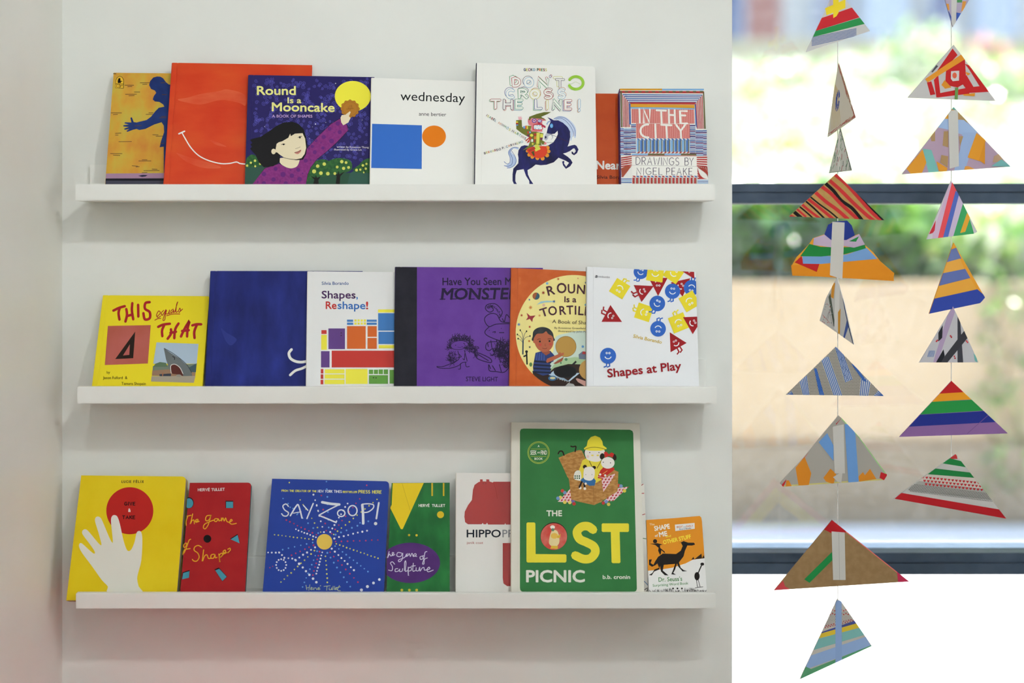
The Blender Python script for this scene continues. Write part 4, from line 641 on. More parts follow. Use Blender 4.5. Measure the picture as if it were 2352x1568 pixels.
for q in ([(1268, 530), (1310, 522)], [(1278, 530), (1262, 580), (1262, 620)], [(1325, 508), (1314, 560), (1302, 606), (1318, 575), (1336, 568), (1342, 604)], [(1350, 582), (1376, 574), (1372, 560), (1352, 572), (1358, 590), (1388, 580)],
          [(1492, 522), (1462, 528), (1450, 562), (1465, 576), (1490, 558), (1503, 518), (1482, 600), (1452, 650), (1430, 645), (1438, 612), (1480, 588), (1530, 568)], [(1574, 556), (1545, 555), (1536, 574), (1555, 582), (1576, 558), (1582, 576), (1602, 568)], [(1605, 548), (1605, 576), (1620, 548), (1632, 576), (1646, 548), (1658, 580), (1682, 592)], [(1688, 586), (1710, 572), (1698, 562), (1684, 590), (1705, 608), (1750, 600)],
          [(1258, 792), (1238, 810), (1240, 834), (1256, 828), (1266, 804), (1258, 792), (1275, 800)], [(1306, 755), (1290, 765), (1270, 820), (1250, 870), (1232, 900), (1246, 858), (1300, 845)],
          [(1412, 832), (1380, 815), (1346, 830), (1340, 862), (1375, 890), (1388, 930), (1366, 966), (1336, 966), (1322, 950)], [(1432, 858), (1420, 968), (1440, 920), (1464, 906), (1478, 940), (1502, 940)], [(1532, 900), (1506, 908), (1504, 938), (1530, 936), (1542, 904), (1546, 934), (1562, 930)], [(1580, 898), (1590, 976), (1584, 912), (1610, 890), (1616, 910), (1592, 932), (1625, 902)], [(1624, 892), (1646, 876), (1640, 860), (1622, 874), (1630, 896), (1656, 884)], [(1668, 852), (1688, 842), (1690, 862), (1668, 886)]): A.stroke(q, 9, YW_)
A.done()
ZB = (40, 66, 154)
A = book(2, 'blue board book with a yellow dot and rays of coloured dots', (625, 1099), (894, 1105), (882, 1358), (603.4, 1358), -.102, -.095, 20, .017, ZB, kind='board', r=.008, page=mat((206, 206, 210), .6), spine=(52, 80, 160)).z(590, 1070, 4.481)
W3, P3, B3, Y3 = (218, 222, 228), (190, 60, 100), (96, 150, 214), (206, 204, 96)
def ray(x0, y0, x1, y1, n, c, r):
    for k in range(n):
        t_ = k/(n-1); A.circ(x0+(x1-x0)*t_+random.uniform(-2, 2), y0+(y1-y0)*t_+random.uniform(-2, 2), r*random.uniform(.85, 1.15), c, n=10)
random.seed(11)
for a in ((575, 755, 182, 706, 11, Y3, 7), (607, 733, 400, 650, 8, W3, 9), (612, 706, 303, 556, 9, P3, 8), (632, 690, 268, 335, 8, B3, 8), (655, 678, 445, 350, 8, Y3, 7), (690, 678, 584, 296, 8, W3, 9), (713, 662, 662, 304, 6, P3, 8), (738, 630, 716, 158, 7, B3, 9), (754, 680, 932, 384, 9, W3, 9), (770, 695, 1058, 337, 9, P3, 8), (790, 705, 1235, 342, 12, Y3, 8), (810, 705, 1145, 568, 7, B3, 9), (798, 743, 1133, 663, 8, W3, 10), (808, 778, 1245, 760, 8, P3, 8), (816, 800, 1248, 950, 13, Y3, 8), (806, 824, 1142, 1086, 10, B3, 8), (772, 850, 1000, 1072, 8, W3, 10), (752, 885, 1040, 1196, 8, P3, 8), (724, 892, 960, 1242, 8, B3, 9), (706, 930, 727, 1196, 7, Y3, 8), (674, 888, 612, 1108, 8, W3, 9), (645, 882, 577, 1120, 7, P3, 8), (622, 874, 470, 1244, 9, B3, 8), (592, 870, 248, 1195, 11, Y3, 8), (598, 836, 396, 966, 6, W3, 10), (584, 814, 356, 918, 6, P3, 8), (576, 788, 264, 858, 6, B3, 8), (400, 968, 612, 1196, 7, W3, 12), (114, 890, 232, 890, 4, W3, 9), (230, 890, 284, 944, 3, W3, 9), (284, 944, 365, 950, 3, W3, 9), (134, 1045, 162, 1030, 2, P3, 6), (1075, 1274, 1260, 1166, 4, W3, 14)): ray(*a)
for i in range(12): a_ = R(i*30); A.circ(250+52*math.cos(a_), 1018+60*math.sin(a_), 9, W3, n=10)
for x, y, c in ((334, 170, Y3), (1131, 198, P3), (413, 498, B3), (1062, 584, B3), (342, 424, B3), (632, 465, W3), (616, 400, W3)): A.circ(x, y, 8, c, n=8)
A.circ(696, 779, 80, (222, 188, 84), n=40); A.up(); A.g = 'title_lettering'
A.stext('FROM THE CREATOR OF THE', (256, 262), (612, 268), 18, 5, Y3, gap=.3); A.stext('NEW YORK TIMES', (628, 270), (872, 274), 24, 5, W3, gap=.3); A.stext('BESTSELLER', (886, 274), (1030, 276), 17, 5, Y3, gap=.3); A.stext('PRESS HERE', (1048, 278), (1280, 282), 29, 7, Y3, gap=.3)
for q, w_ in (([(325, 415), (300, 390), (268, 410), (285, 450), (325, 480), (310, 512), (275, 512), (255, 490)], 12), ([(345, 510), (405, 412), (430, 408), (465, 535)], 15), ([(375, 485), (455, 470)], 9), ([(480, 405), (525, 455)], 12), ([(580, 385), (550, 455), (515, 540)], 14), ([(672, 372), (760, 388), (848, 395)], 26), ([(840, 400), (740, 450), (640, 505)], 13), ([(640, 508), (720, 540), (815, 580)], 15), ([(1085, 400), (1092, 480), (1095, 590)], 26), ([(1085, 392), (1150, 388), (1200, 400), (1195, 435), (1150, 470), (1110, 478)], 12), ([(1255, 378), (1245, 440), (1230, 540)], 18)): A.stroke(q, w_, W3)
for q in (ell(868, 485, 38, 34), ell(985, 458, 46, 52)): A.stroke(q, 13, W3, smooth=False, closed=True)
A.circ(1222, 592, 17, W3)
for q in ([(505, 1225), (515, 1275)], [(545, 1220), (535, 1280)], [(508, 1255), (540, 1248)], [(552, 1265), (572, 1255), (558, 1248), (555, 1272), (580, 1268)], [(585, 1252), (588, 1275), (588, 1258), (605, 1252)], [(608, 1252), (618, 1272), (632, 1250)], [(632, 1265), (648, 1258), (636, 1250), (633, 1272), (652, 1268)], [(650, 1235), (658, 1228)], [(690, 1238), (755, 1232)], [(722, 1235), (718, 1278)], [(745, 1252), (745, 1272), (765, 1270), (770, 1250), (772, 1275)], [(785, 1235), (782, 1272)], [(800, 1235), (798, 1272)], [(808, 1262), (824, 1256), (812, 1250), (808, 1272), (828, 1268)], [(850, 1228), (830, 1275), (860, 1282)], [(822, 1250), (860, 1242)]): A.stroke(q, 5, (190, 202, 150))
A.done()
GR = matn((24, 92, 44), (44, 130, 62), 30, .25, stretch=(1, 1, .5), lo=.25, hi=.75)
A = book(2, 'green brush-painted book with a yellow wedge and a purple oval', (899.5, 1109), (1033, 1108), (1033, 1358), (887.5, 1358), -.09, -.09, 19, .012, GR, spine=(40, 34, 30), kind='soft').z(590, 1070, 4.481)
A.poly([(1398, 176), (1718, 174), (1500, 650), (1482, 648), (1372, 430), (1388, 400)], (226, 196, 36)); A.up(); A.stroke([(1495, 180), (1540, 330), (1580, 460)], 3, (190, 160, 30), smooth=False); A.rect(1796, 174, 1812, 308, (206, 176, 40)); A.rect(1914, 174, 1930, 308, (206, 176, 40)); A.circ(1890, 500, 36, (216, 186, 40)); A.circ(1567, 710, 12, (206, 180, 40)); A.circ(1644, 712, 12, (206, 180, 40))
for x in (1492, 1570, 1645): A.circ(x, 1276, 14, (206, 190, 60))
A.poly(clip(ell(1580, 996, 306, 208, 40), [(1340, 700), (2000, 700), (2000, 1300), (1330, 1300)]), matn((78, 40, 110), (88, 48, 122), 30, .3)); A.up(); A.g = 'title_lettering'
A.stext('HERVÉ', (1668, 418), (1775, 418), 24, 6, (220, 222, 214), gap=.28); A.stext('TULLET', (1804, 418), (1936, 418), 24, 6, (220, 222, 214), gap=.28)
LV = (206, 200, 220)
for q in ([(1362, 880), (1345, 945), (1365, 905), (1378, 925), (1395, 915), (1410, 895), (1395, 890), (1395, 920), (1420, 910)], [(1490, 895), (1450, 890), (1442, 925), (1480, 930), (1500, 895), (1495, 960), (1465, 985), (1460, 965), (1520, 940), (1540, 905), (1535, 930)], [(1550, 900), (1540, 930), (1560, 915), (1568, 900), (1580, 930), (1590, 905), (1600, 900), (1610, 930), (1640, 915), (1630, 900), (1612, 920), (1645, 930)], [(1705, 925), (1680, 935), (1685, 960), (1712, 950), (1705, 925), (1725, 925)], [(1750, 880), (1730, 890), (1718, 960), (1705, 1005), (1720, 1005), (1725, 960), (1755, 945)], [(1418, 1010), (1395, 985), (1375, 1000), (1395, 1035), (1390, 1075), (1355, 1070)], [(1450, 1055), (1425, 1060), (1425, 1085), (1455, 1080), (1470, 1060), (1470, 1085), (1495, 1080), (1500, 1055)], [(1520, 1075), (1520, 1000), (1530, 975), (1535, 1005), (1528, 1080), (1548, 1075)], [(1558, 1040), (1560, 1128), (1556, 1060), (1585, 1040), (1590, 1070), (1565, 1080)], [(1610, 1000), (1605, 1078), (1630, 1075)], [(1590, 1030), (1632, 1025)], [(1640, 1045), (1640, 1075), (1665, 1075), (1675, 1040), (1680, 1080), (1700, 1050), (1720, 1045), (1725, 1070), (1755, 1065)], [(1750, 1070), (1780, 1055), (1770, 1040), (1750, 1065), (1765, 1088), (1815, 1070)]): A.stroke(q, 8, LV)
A.done()
A = book(2, 'glossy white book with a red hippo shape, half behind the tall green book', (1048.3, 1085.5), (1262, 1087), (1266, 1358), (1047.4, 1358), -.082, -.082, 15, .012, mat((226, 223, 216), .3, .3), kind='hard', spine=(210, 204, 190)).z(1030, 950, 3.336)
HR = mat((168, 34, 28), .3, .3)
A.poly([(122, 790), (125, 750), (150, 700), (180, 660), (188, 580), (200, 545), (230, 523), (242, 520), (242, 502), (262, 502), (263, 518), (290, 518), (290, 502), (312, 502), (314, 518), (340, 526), (345, 520), (620, 520), (620, 848), (440, 848), (436, 838), (430, 848), (304, 848), (296, 834), (289, 846), (270, 846), (263, 836), (254, 846), (150, 846), (128, 830)], HR)
A.g = 'printed_block'; A.poly([(416, 990), (560, 988), (560, 1320), (450, 1320), (422, 1300), (416, 1260)], HR); A.g = 'printed_face'; A.up(); A.circ(266, 534, 3, INK, n=6); A.circ(287, 534, 3, INK, n=6); A.stroke([(344, 525), (362, 580), (375, 650)], 2.5, (140, 26, 24))
A.text('HIPPO', (141, 945), (400, 945), 56, (34, 40, 48), .022); A.text('PPOSITES', (414, 945), (770, 945), 56, (150, 152, 154), .014); A.text('janik coat', (140, 996), (266, 996), 18, (170, 60, 50), 0); A.done()
A = book(2, 'tall cream book with a green panel, huge yellow letters and a picnic basket', (1174.8, 969.5), (1469.3, 971.6), (1480, 1358), (1174.8, 1358), -.1, -.1, 15, .0135, (222, 218, 204), kind='hard', spine=(206, 198, 180)).z(1030, 950, 3.336)
GP = matn((56, 122, 66), (60, 128, 70), 20, .45); CR = (228, 226, 214); YT = (228, 212, 60)
A.poly([(548, 135), (555, 118), (575, 113), (1390, 122), (1410, 132), (1416, 150), (1444, 1340), (1438, 1356), (1425, 1362), (565, 1362), (552, 1352), (548, 1335)], GP); A.up()
A.stroke(ell(691, 297, 83, 84, 40), 4, (176, 190, 70), smooth=False, closed=True); A.stroke(ell(691, 297, 75, 76, 40), 3, (176, 190, 70), smooth=False, closed=True); A.stroke([(634, 270), (749, 270)], 3, (176, 190, 70), smooth=False); A.stroke([(634, 326), (749, 326)], 3, (176, 190, 70), smooth=False)
A.text('A', (684, 255), (698, 255), 15, CR, .02); A.text('SEEK', (628, 313), (675, 313), 32, CR, .012); A.text('AND', (680, 303), (704, 303), 12, CR, .01); A.text('FIND', (708, 313), (754, 313), 32, CR, .012); A.text('BOOK', (660, 352), (722, 352), 16, CR, .02)
A.text('THE', (752, 783), (869, 783), 42, CR, .03); A.text('PICNIC', (598, 1287), (1042, 1287), 86, CR, .035); A.text('b.b. cronin', (1183, 1264), (1391, 1264), 28, CR, .03)
A.g = 'title_lettering'; A.poly([(606, 832), (658, 832), (666, 840), (668, 1074), (896, 1076), (904, 1084), (904, 1130), (896, 1139), (606, 1139), (598, 1131), (598, 840)], YT); A.g = ('title_lettering', 't'); A.poly([(1182, 839), (1376, 839), (1383, 846), (1383, 898), (1376, 905), (1312, 905), (1318, 1136), (1310, 1144), (1258, 1144), (1250, 1136), (1244, 905), (1182, 905), (1174, 898), (1174, 846)], YT)
A.g = ('title_lettering', 's'); A.stroke([(1108, 888), (1070, 862), (1020, 866), (985, 905), (1005, 958), (1060, 985), (1112, 1015), (1125, 1060), (1090, 1105), (1035, 1112), (972, 1085)], 66, YT, n=5); A.g = 'cover_illustration'; A.circ(808, 937, 103, (56, 26, 22), ry=106, n=40); A.up(); A.circ(808, 940, 101, matn((200, 72, 62), (206, 120, 104), 50, .45), ry=102, n=40); A.up()
A.poly([(770, 980), (790, 900), (835, 900), (850, 980), (820, 1020), (785, 1010)], (222, 204, 150), True); A.circ(812, 935, 28, (222, 180, 80), ry=22); A.circ(798, 868, 18, (232, 226, 214), ry=14); A.circ(800, 888, 12, (110, 140, 110)); A.poly([(790, 1010), (840, 1012), (836, 1035), (780, 1032)], (214, 176, 60)); A.poly([(830, 940), (860, 920), (856, 946), (838, 955)], (214, 170, 60))
A.z(1270, 990, 8.253); WK = matn((190, 142, 80), (166, 116, 60), 260, .5, stretch=(.5, 1, 1), detail=1); GH = (214, 120, 124)
def gingham(pts):
    A.poly(pts, (228, 196, 198)); A.up(); xs = [p[0] for p in pts]; ys = [p[1] for p in pts]
    if len(pts) != len(cr(pts, True, 1)): return
    for i in range(int((max(xs)-min(xs))/64)+1):
        for j in range(int((max(ys)-min(ys))/52)+1):
            x, y = min(xs)+i*64+(j % 2)*32, min(ys)+j*52; q = clip([(x, y), (x+34, y-12), (x+30, y+18), (x-4, y+30)], pts)
            if q: A.poly(q, (184, 52, 56))
    A.up()
gingham([(330, 1090), (90, 1335), (420, 1360)]); gingham([(1240, 1075), (1440, 1050), (1150, 1320), (960, 1330)])
for x, y, c in ((180, 1130, (206, 70, 60)), (225, 1165, (120, 150, 190)), (140, 1255, (220, 200, 100)), (95, 1270, (110, 140, 190)), (225, 1345, (220, 196, 90)), (380, 1330, (120, 110, 170)), (400, 1375, (190, 60, 50)), (320, 1350, (226, 206, 110)), (1245, 1030, (200, 80, 60)), (1290, 1040, (120, 150, 190)), (1355, 1130, (224, 204, 80)), (895, 1315, (220, 200, 90)), (955, 1360, (180, 60, 54)), (1010, 1335, (120, 140, 190)), (1055, 1385, (216, 196, 90))): A.circ(x, y, 34, c, n=9); 
A.up(); A.poly([(105, 505), (300, 415), (500, 355), (550, 370), (620, 520), (690, 800), (560, 1000), (300, 900), (270, 860), (180, 660)], WK); A.stroke([(210, 455), (180, 385), (130, 380), (100, 425)], 26, (50, 34, 28)); A.stroke([(420, 385), (435, 290), (380, 295), (340, 285)], 24, (50, 34, 28))
A.up(); A.poly([(500, 720), (560, 550), (640, 510), (700, 560), (940, 560), (960, 900), (870, 990), (560, 960), (440, 930)], (222, 204, 66)); A.poly([(400, 900), (410, 790), (460, 745), (520, 760), (540, 870), (510, 940)], (226, 224, 210), True); A.up()
for i in range(3):
    for j in range(2): A.circ(420+i*40, 850+j*40, 13, (40, 90, 60), ry=18, n=6)
A.circ(605, 395, 22, (60, 44, 36), ry=30); A.poly([(630, 350), (960, 350), (950, 470), (900, 560), (800, 580), (690, 555), (625, 500)], (232, 226, 216), True); A.up(); A.poly([(585, 325), (640, 280), (660, 180), (720, 110), (800, 85), (890, 120), (935, 190), (950, 270), (1020, 320), (1010, 345), (900, 370), (800, 372), (690, 368), (600, 350)], YT); A.up(); A.stroke([(610, 342), (700, 312), (800, 305), (900, 318), (1000, 345)], 8, (60, 50, 30))
for x in (698, 872): A.circ(x, 405, 10, (60, 60, 66), n=8)
A.circ(748, 458, 26, (226, 206, 90), ry=14); A.circ(850, 458, 26, (226, 206, 90), ry=14); A.circ(660, 480, 28, (230, 200, 196)); A.stroke([(690, 565), (740, 670)], 10, (60, 50, 40)); A.stroke([(910, 570), (835, 700)], 10, (60, 50, 40))
A.poly([(860, 830), (900, 740), (950, 690), (1160, 690), (1170, 800), (1110, 880), (960, 900), (850, 890)], (190, 46, 36)); A.circ(930, 475, 42, (46, 34, 28), ry=58, rot=15); A.circ(1165, 490, 38, (46, 34, 28), ry=64, rot=-15); A.up(); A.circ(1040, 600, 128, (232, 226, 216), ry=110); A.up()
A.poly([(965, 400), (1010, 385), (1060, 440), (1110, 400), (1160, 430), (1130, 500), (1060, 470), (985, 505)], (196, 48, 40))
for x, y in ((955, 588), (1090, 600)): A.circ(x, y, 10, (60, 60, 66), n=8)
A.circ(895, 820, 22, (226, 220, 208)); A.circ(990, 838, 22, (226, 220, 208)); A.stroke([(945, 810), (1030, 750)], 8, (220, 180, 90)); A.stroke([(850, 858), (930, 875), (1000, 885)], 8, (226, 206, 196))
A.poly([(300, 890), (520, 945), (760, 1010), (900, 930), (1160, 735), (1240, 770), (1225, 1140), (870, 1360), (780, 1400), (480, 1335), (345, 1290)], WK); A.up(); A.stroke([(765, 1010), (775, 1395)], 7, (150, 104, 56), smooth=False); gingham([(920, 900), (1190, 800), (1080, 980), (955, 1150)])
A.poly([(520, 930), (570, 880), (700, 920), (780, 890), (812, 940), (790, 1030), (690, 1035), (640, 1000), (540, 960)], (58, 110, 160)); A.circ(605, 675, 38, (46, 34, 28)); A.circ(778, 690, 38, (46, 34, 28), ry=32); A.up(); A.poly([(590, 720), (640, 680), (740, 680), (790, 740), (785, 860), (730, 930), (640, 930), (580, 880)], (232, 226, 216), True); A.up()
for x in (622, 738): A.circ(x, 822, 7, (90, 90, 96), n=8)
A.stroke([(545, 960), (500, 1060)], 34, (46, 40, 40)); A.stroke([(590, 1000), (605, 1080)], 34, (46, 40, 40)); A.circ(515, 1075, 26, (226, 220, 208)); A.circ(605, 1088, 26, (226, 220, 208)); A.circ(620, 995, 22, (230, 224, 212)); A.done()
A = book(2, 'white book with coloured line marks, only a strip showing beside the tall green book', (1330, 1105), (1480, 1110), (1489, 1358), (1328, 1358), -.08, -.08, 15, .006, (226, 222, 212), kind='soft', r=.004).z(1440, 1080, 4.612)
for q, c in (([(130, 175), (172, 145)], RED), ([(130, 245), (180, 243)], RED), ([(130, 478), (192, 462)], RED), ([(140, 712), (202, 724)], (70, 130, 70)), ([(180, 1172), (200, 1190), (226, 1222)], (70, 120, 160)), ([(185, 1265), (215, 1245), (222, 1250), (210, 1280)], INK)): A.g = ('printed_line', q[0][1]); A.stroke(q, 7, c)
A.done()
OR = (214, 136, 28)
A = book(2, 'small orange and white board book with black silhouettes, rightmost on the lowest ledge', (1484.5, 1193), (1611.3, 1184.5), (1623.5, 1358), (1490.5, 1358), -.1, -.1, 25, .014, (228, 226, 222), kind='board', r=.009, page=mat((226, 222, 212), .6)).z(1440, 1080, 4.612)
A.poly([(205, 524), (500, 505), (770, 482), (788, 500), (795, 540), (822, 930), (700, 945), (620, 985), (480, 1030), (360, 1050), (222, 1062)], OR); A.up()
SB = (30, 24, 18)
A.poly([(232, 945), (265, 942), (250, 980), (280, 1000), (300, 960), (330, 915), (380, 880), (520, 885), (570, 850), (590, 800), (572, 765), (545, 775), (600, 748), (650, 765), (710, 765), (722, 785), (690, 795), (640, 795), (615, 850), (600, 910), (550, 975), (570, 1030), (600, 1055), (638, 1066), (590, 1070), (545, 1020), (530, 985), (510, 1050), (490, 1085), (520, 1105), (470, 1100), (490, 1050), (510, 990), (390, 1000), (380, 1060), (440, 1112), (400, 1110), (360, 1070), (350, 1010), (340, 1050), (290, 1070), (262, 1112), (232, 1108), (270, 1085), (290, 1050), (340, 1030), (322, 985), (300, 1005), (265, 1020), (235, 1000)], SB)
A.poly([(350, 895), (330, 850), (335, 820), (300, 790), (240, 775), (290, 775), (320, 770), (380, 785), (350, 792), (352, 820), (400, 860), (405, 880), (365, 845), (358, 885)], SB); A.circ(298, 750, 22, SB)
A.poly([(680, 945), (705, 915), (715, 940), (790, 880), (795, 930), (815, 895), (822, 930)], (50, 36, 20))
# a plain little bird by the grass
A.circ(742, 1120, 28, SB, ry=44); A.stroke([(755, 1085), (790, 1005)], 12, SB); A.circ(798, 992, 20, SB, ry=16); A.stroke([(735, 1160), (748, 1235)], 6, SB, smooth=False); A.stroke([(755, 1160), (775, 1232)], 6, SB, smooth=False); A.stroke([(722, 1245), (760, 1236)], 6, SB, smooth=False); A.stroke([(762, 1238), (805, 1232)], 6, SB, smooth=False)
random.seed(2)
for k in range(150):
    x = random.uniform(236, 835); h = 14+34*abs(math.sin(x*.012)); A.stroke([(x, 1284), (x+random.uniform(-12, 12), 1284-h*random.random())], 3, (60, 58, 54), smooth=False)
for x in (488, 535, 582): A.circ(x, 1250, 10, SB, n=7)
A.poly([(508, 574), (716, 556), (718, 618), (512, 642)], (226, 222, 216)); A.up()
A.text('The', (240, 582), (292, 580), 20, (226, 206, 170), .02); A.text('SHAPE', (295, 640), (455, 614), 48, (230, 226, 214), .035); A.text('of', (298, 705), (328, 702), 26, (230, 226, 214), .02); A.text('ME', (345, 704), (428, 690), 48, (230, 226, 214), .035); A.text('and', (412, 710), (466, 702), 20, (232, 212, 60), .02); A.text('OTHER STUFF', (388, 782), (680, 718), 40, (232, 212, 60), .03)
A.text('BRIGHT', (528, 610), (592, 604), 20, (206, 120, 60), .02); A.text('and', (598, 604), (622, 602), 12, (120, 120, 120), .01); A.text('EARLY', (630, 602), (700, 596), 20, (206, 120, 60), .02); A.text('Board', (556, 630), (612, 626), 16, (60, 110, 150), .01); A.text('Books', (622, 624), (680, 618), 16, INK, .01)
A.text("Dr. Seuss's", (335, 1178), (585, 1168), 44, (66, 138, 66), .012); A.text('Surprising Word Book', (274, 1232), (650, 1206), 26, (66, 138, 66), .008); A.done()
# ------------------------------------------------------------------ hanging collage triangles
YM = -.004; CT = .0016
class Card(Art):
    def tape(s, pts, c, free=False, smooth=False, name='tape_strip'):
        if smooth: pts = cr(pts, True, 4)
        if not free: pts = clip(pts, s.outl)
        if len(pts) < 3: return s
        v = [s.fr.loc(*s.px(p)) for p in pts]; mb = MB(); s.L += 1; y = -.00006*s.L
        mb.prism(v, y, y+.00006, s._m(c))
        if s.back: mb.prism(v, s.t-y-.00006, s.t-y, s._m(c))
        mb.build(name, s.par); return s
    base = .00003
    def done(s): Art.done(s, .00006)
    def line(s, pts, w_, c, smooth=True):
        s.clip = s.outl; s.stroke(pts, w_, c, smooth); s.clip = None; return s
def card(label, zm, pts, c, sx, yaw=0, back=True, ym=None, free=None):
    x0, y0, k = zm; top = min(p[1] for p in pts)
    O = P(sx, y0+top/k, YM if ym is None else ym); fr = Frame(O, (math.cos(R(yaw)), math.sin(R(yaw)), 0), (0, 0, 1))
    e = fr.empty('collage_triangle'); tag(e, label, 'paper triangle', 'paper collage triangles hanging in the window')
    A = Card(fr, e).z(*zm); A.outl = pts; A.t = CT; A.back = back; A.g = 'drawn_marks'; A.rough = .6
    mb = MB(); mb.prism([fr.loc(*A.px(p)) for p in (free or pts)], 0, CT, c if isinstance(c, bpy.types.Material) else mat(c, .7)); mb.build('card', e)
    return A
def band(p, q, r, s_): return [p, q, r, s_]
K = (1680, 0, 3.485); L_ = (1680, 400, 3.409); M_ = (1680, 780, 3.409); N_ = (1680, 1180, 3.5)
SXL, SXR = 1925, 2186
TWH = (206, 202, 192); LIL = (186, 166, 190); LBL_ = (132, 166, 206); AMB = (222, 152, 48); GRE = (50, 148, 80); REDT = (196, 44, 50); NVT = (46, 66, 144); YLT = (232, 206, 50); TEA = (120, 186, 178); KR = (186, 150, 92); WC = (206, 204, 200)
A = card('white triangle with yellow, red and green tape, uppermost on the strand beside the wall', K, [(838, -103), (1110, 248), (595, 418)], WC, SXL, 8)
A.tape([(780, 60), (800, -110), (838, -120), (838, 60)], (196, 180, 190)); A.tape([(600, 190), (720, 145), (965, 60), (1040, 40), (1060, 128), (660, 252)], REDT); A.tape([(640, 258), (1100, 120), (1110, 180), (640, 300)], GRE); A.tape([(752, 65), (912, -5), (912, 65), (760, 122)], YLT, True); A.tape([(812, -80), (858, -80), (858, 100), (840, 130), (815, 145)], YLT, True)
for k in range(7): A.line([(642, 303+k*10.5), (1000, 228+k*9.5)], 4.5, (70, 100, 160), False)
A.done()
A = card('slender cream triangle covered in crayon scribble with a blue oval', K, [(857, 502), (995, 940), (768, 1097), (820, 720)], (206, 198, 182), SXL, -52, ym=-.02)
random.seed(9)
for k in range(30):
    t_ = random.random(); A.line([(857+138*t_+random.uniform(-14, 0), 502+438*t_), (857+138*min(1, t_+.2)+random.uniform(-18, 0), 502+438*min(1, t_+.2))], 3.5, random.choice([(176, 120, 100), (170, 90, 80), (150, 120, 90)]))
for k in range(22):
    t_ = random.random(); A.line([(768+227*t_, 1092-157*t_-random.uniform(0, 22)), (768+227*min(1, t_+.2), 1092-157*min(1, t_+.2)-random.uniform(0, 30))], 3.5, (176, 104, 90))
for k in range(10): A.line([(820+k*4, 640+k*10), (800+k*8, 1040-k*5)], 2.5, (196, 170, 110))
for k in range(6): A.line(ell(850, 805, 5+k*2, 40+k*9, 16, rot=6), 3, (66, 88, 160), False)
A.done()
A = card('narrow white triangle with green crayon strokes and a dark edge, beside a white strip', K, [(870, 1018), (962, 1363), (780, 1384)], (202, 202, 192), SXL, -54, ym=-.012)
for k in range(70):
    x, y = random.uniform(790, 955), random.uniform(1060, 1370); A.line([(x, y), (x+random.uniform(2, 14), y-random.uniform(20, 60))], 3.5, random.choice([(90, 140, 100), (70, 120, 84), (120, 160, 120), (170, 70, 70), (50, 60, 56)]))
A.line([(872, 1020), (962, 1363)], 9, (30, 30, 30), False); A.line([(780, 1383), (962, 1364)], 7, (40, 50, 40), False); A.tape([(850, 1040), (872, 1040), (872, 1360), (852, 1362)], (216, 214, 206)); A.done()
A = card('brown cardboard triangle with red and black diagonal brush stripes', L_, [(822, -5), (1198, 360), (452, 330)], matn((184, 146, 88), (176, 138, 82), 60, .8), SXL, 4)
for q, w_, c in (([(770, 50), (860, 130), (960, 230), (1060, 320), (1120, 368)], 28, 0), ([(735, 70), (800, 130), (860, 205), (940, 262), (1000, 330), (1030, 370)], 26, 1), ([(700, 92), (780, 152), (850, 225), (920, 290), (1000, 362)], 28, 0), ([(650, 135), (740, 215), (830, 280), (915, 355)], 28, 0), ([(610, 170), (690, 235), (780, 300), (850, 362)], 12, 1), ([(592, 188), (680, 255), (760, 320), (810, 362)], 24, 0), ([(575, 205), (650, 270), (730, 348)], 14, 1), ([(548, 232), (610, 285), (700, 352)], 20, 0), ([(530, 250), (590, 300), (640, 345)], 12, 1), ([(510, 270), (585, 335)], 16, 0), ([(480, 285), (550, 345)], 28, 1), ([(440, 318), (500, 345)], 26, 0), ([(800, -5), (900, 80), (1000, 190), (1110, 310), (1200, 380)], 26, 0), ([(822, -8), (930, 95), (1050, 215), (1198, 362)], 24, 1)): A.line(q, w_, ((192, 52, 52), (34, 30, 30))[c])
A.done()
pts5 = [(790, 375), (880, 362), (940, 400), (965, 480), (1000, 467), (1040, 550), (1110, 610), (1165, 680), (1275, 775), (1265, 835), (800, 805), (480, 790), (470, 720), (510, 650), (560, 600), (610, 545), (640, 500), (730, 470), (755, 400)]
A = card('ragged tree-like collage of blue, green and orange tape behind a white strip', L_, pts5, AMB, SXL, -3)
T = lambda p, c: A.tape(p, c, True)
T([(468, 712), (690, 700), (1147, 660), (1180, 700), (1268, 768), (1272, 836), (700, 802), (478, 794)], (214, 134, 34)); T([(495, 690), (548, 640), (565, 690), (690, 698), (668, 765), (600, 735)], (186, 38, 40)); T([(555, 640), (780, 640), (900, 628), (1058, 576), (1142, 662), (700, 702), (560, 700)], (118, 156, 204)); T([(610, 545), (700, 568), (820, 572), (950, 570), (1045, 552), (1052, 580), (980, 602), (880, 628), (700, 644), (538, 642)], (38, 132, 64)); T([(640, 552), (645, 500), (735, 472), (780, 510), (900, 515), (1000, 468), (1045, 550), (960, 575), (870, 560), (780, 572)], (190, 170, 192)); T([(920, 525), (1000, 485), (975, 528)], (38, 132, 64)); T([(728, 472), (755, 398), (800, 370), (905, 362), (942, 400), (966, 480), (900, 515), (780, 515)], (42, 60, 140)); T([(790, 372), (886, 378), (868, 822), (770, 790)], (202, 198, 190))
A = card('kite-like turned triangle of white patterned paper with a grey strip and orange marks', L_, [(825, 808), (880, 1000), (957, 1333), (690, 1145), (740, 970)], (206, 204, 200), SXL, -52, ym=-.014)
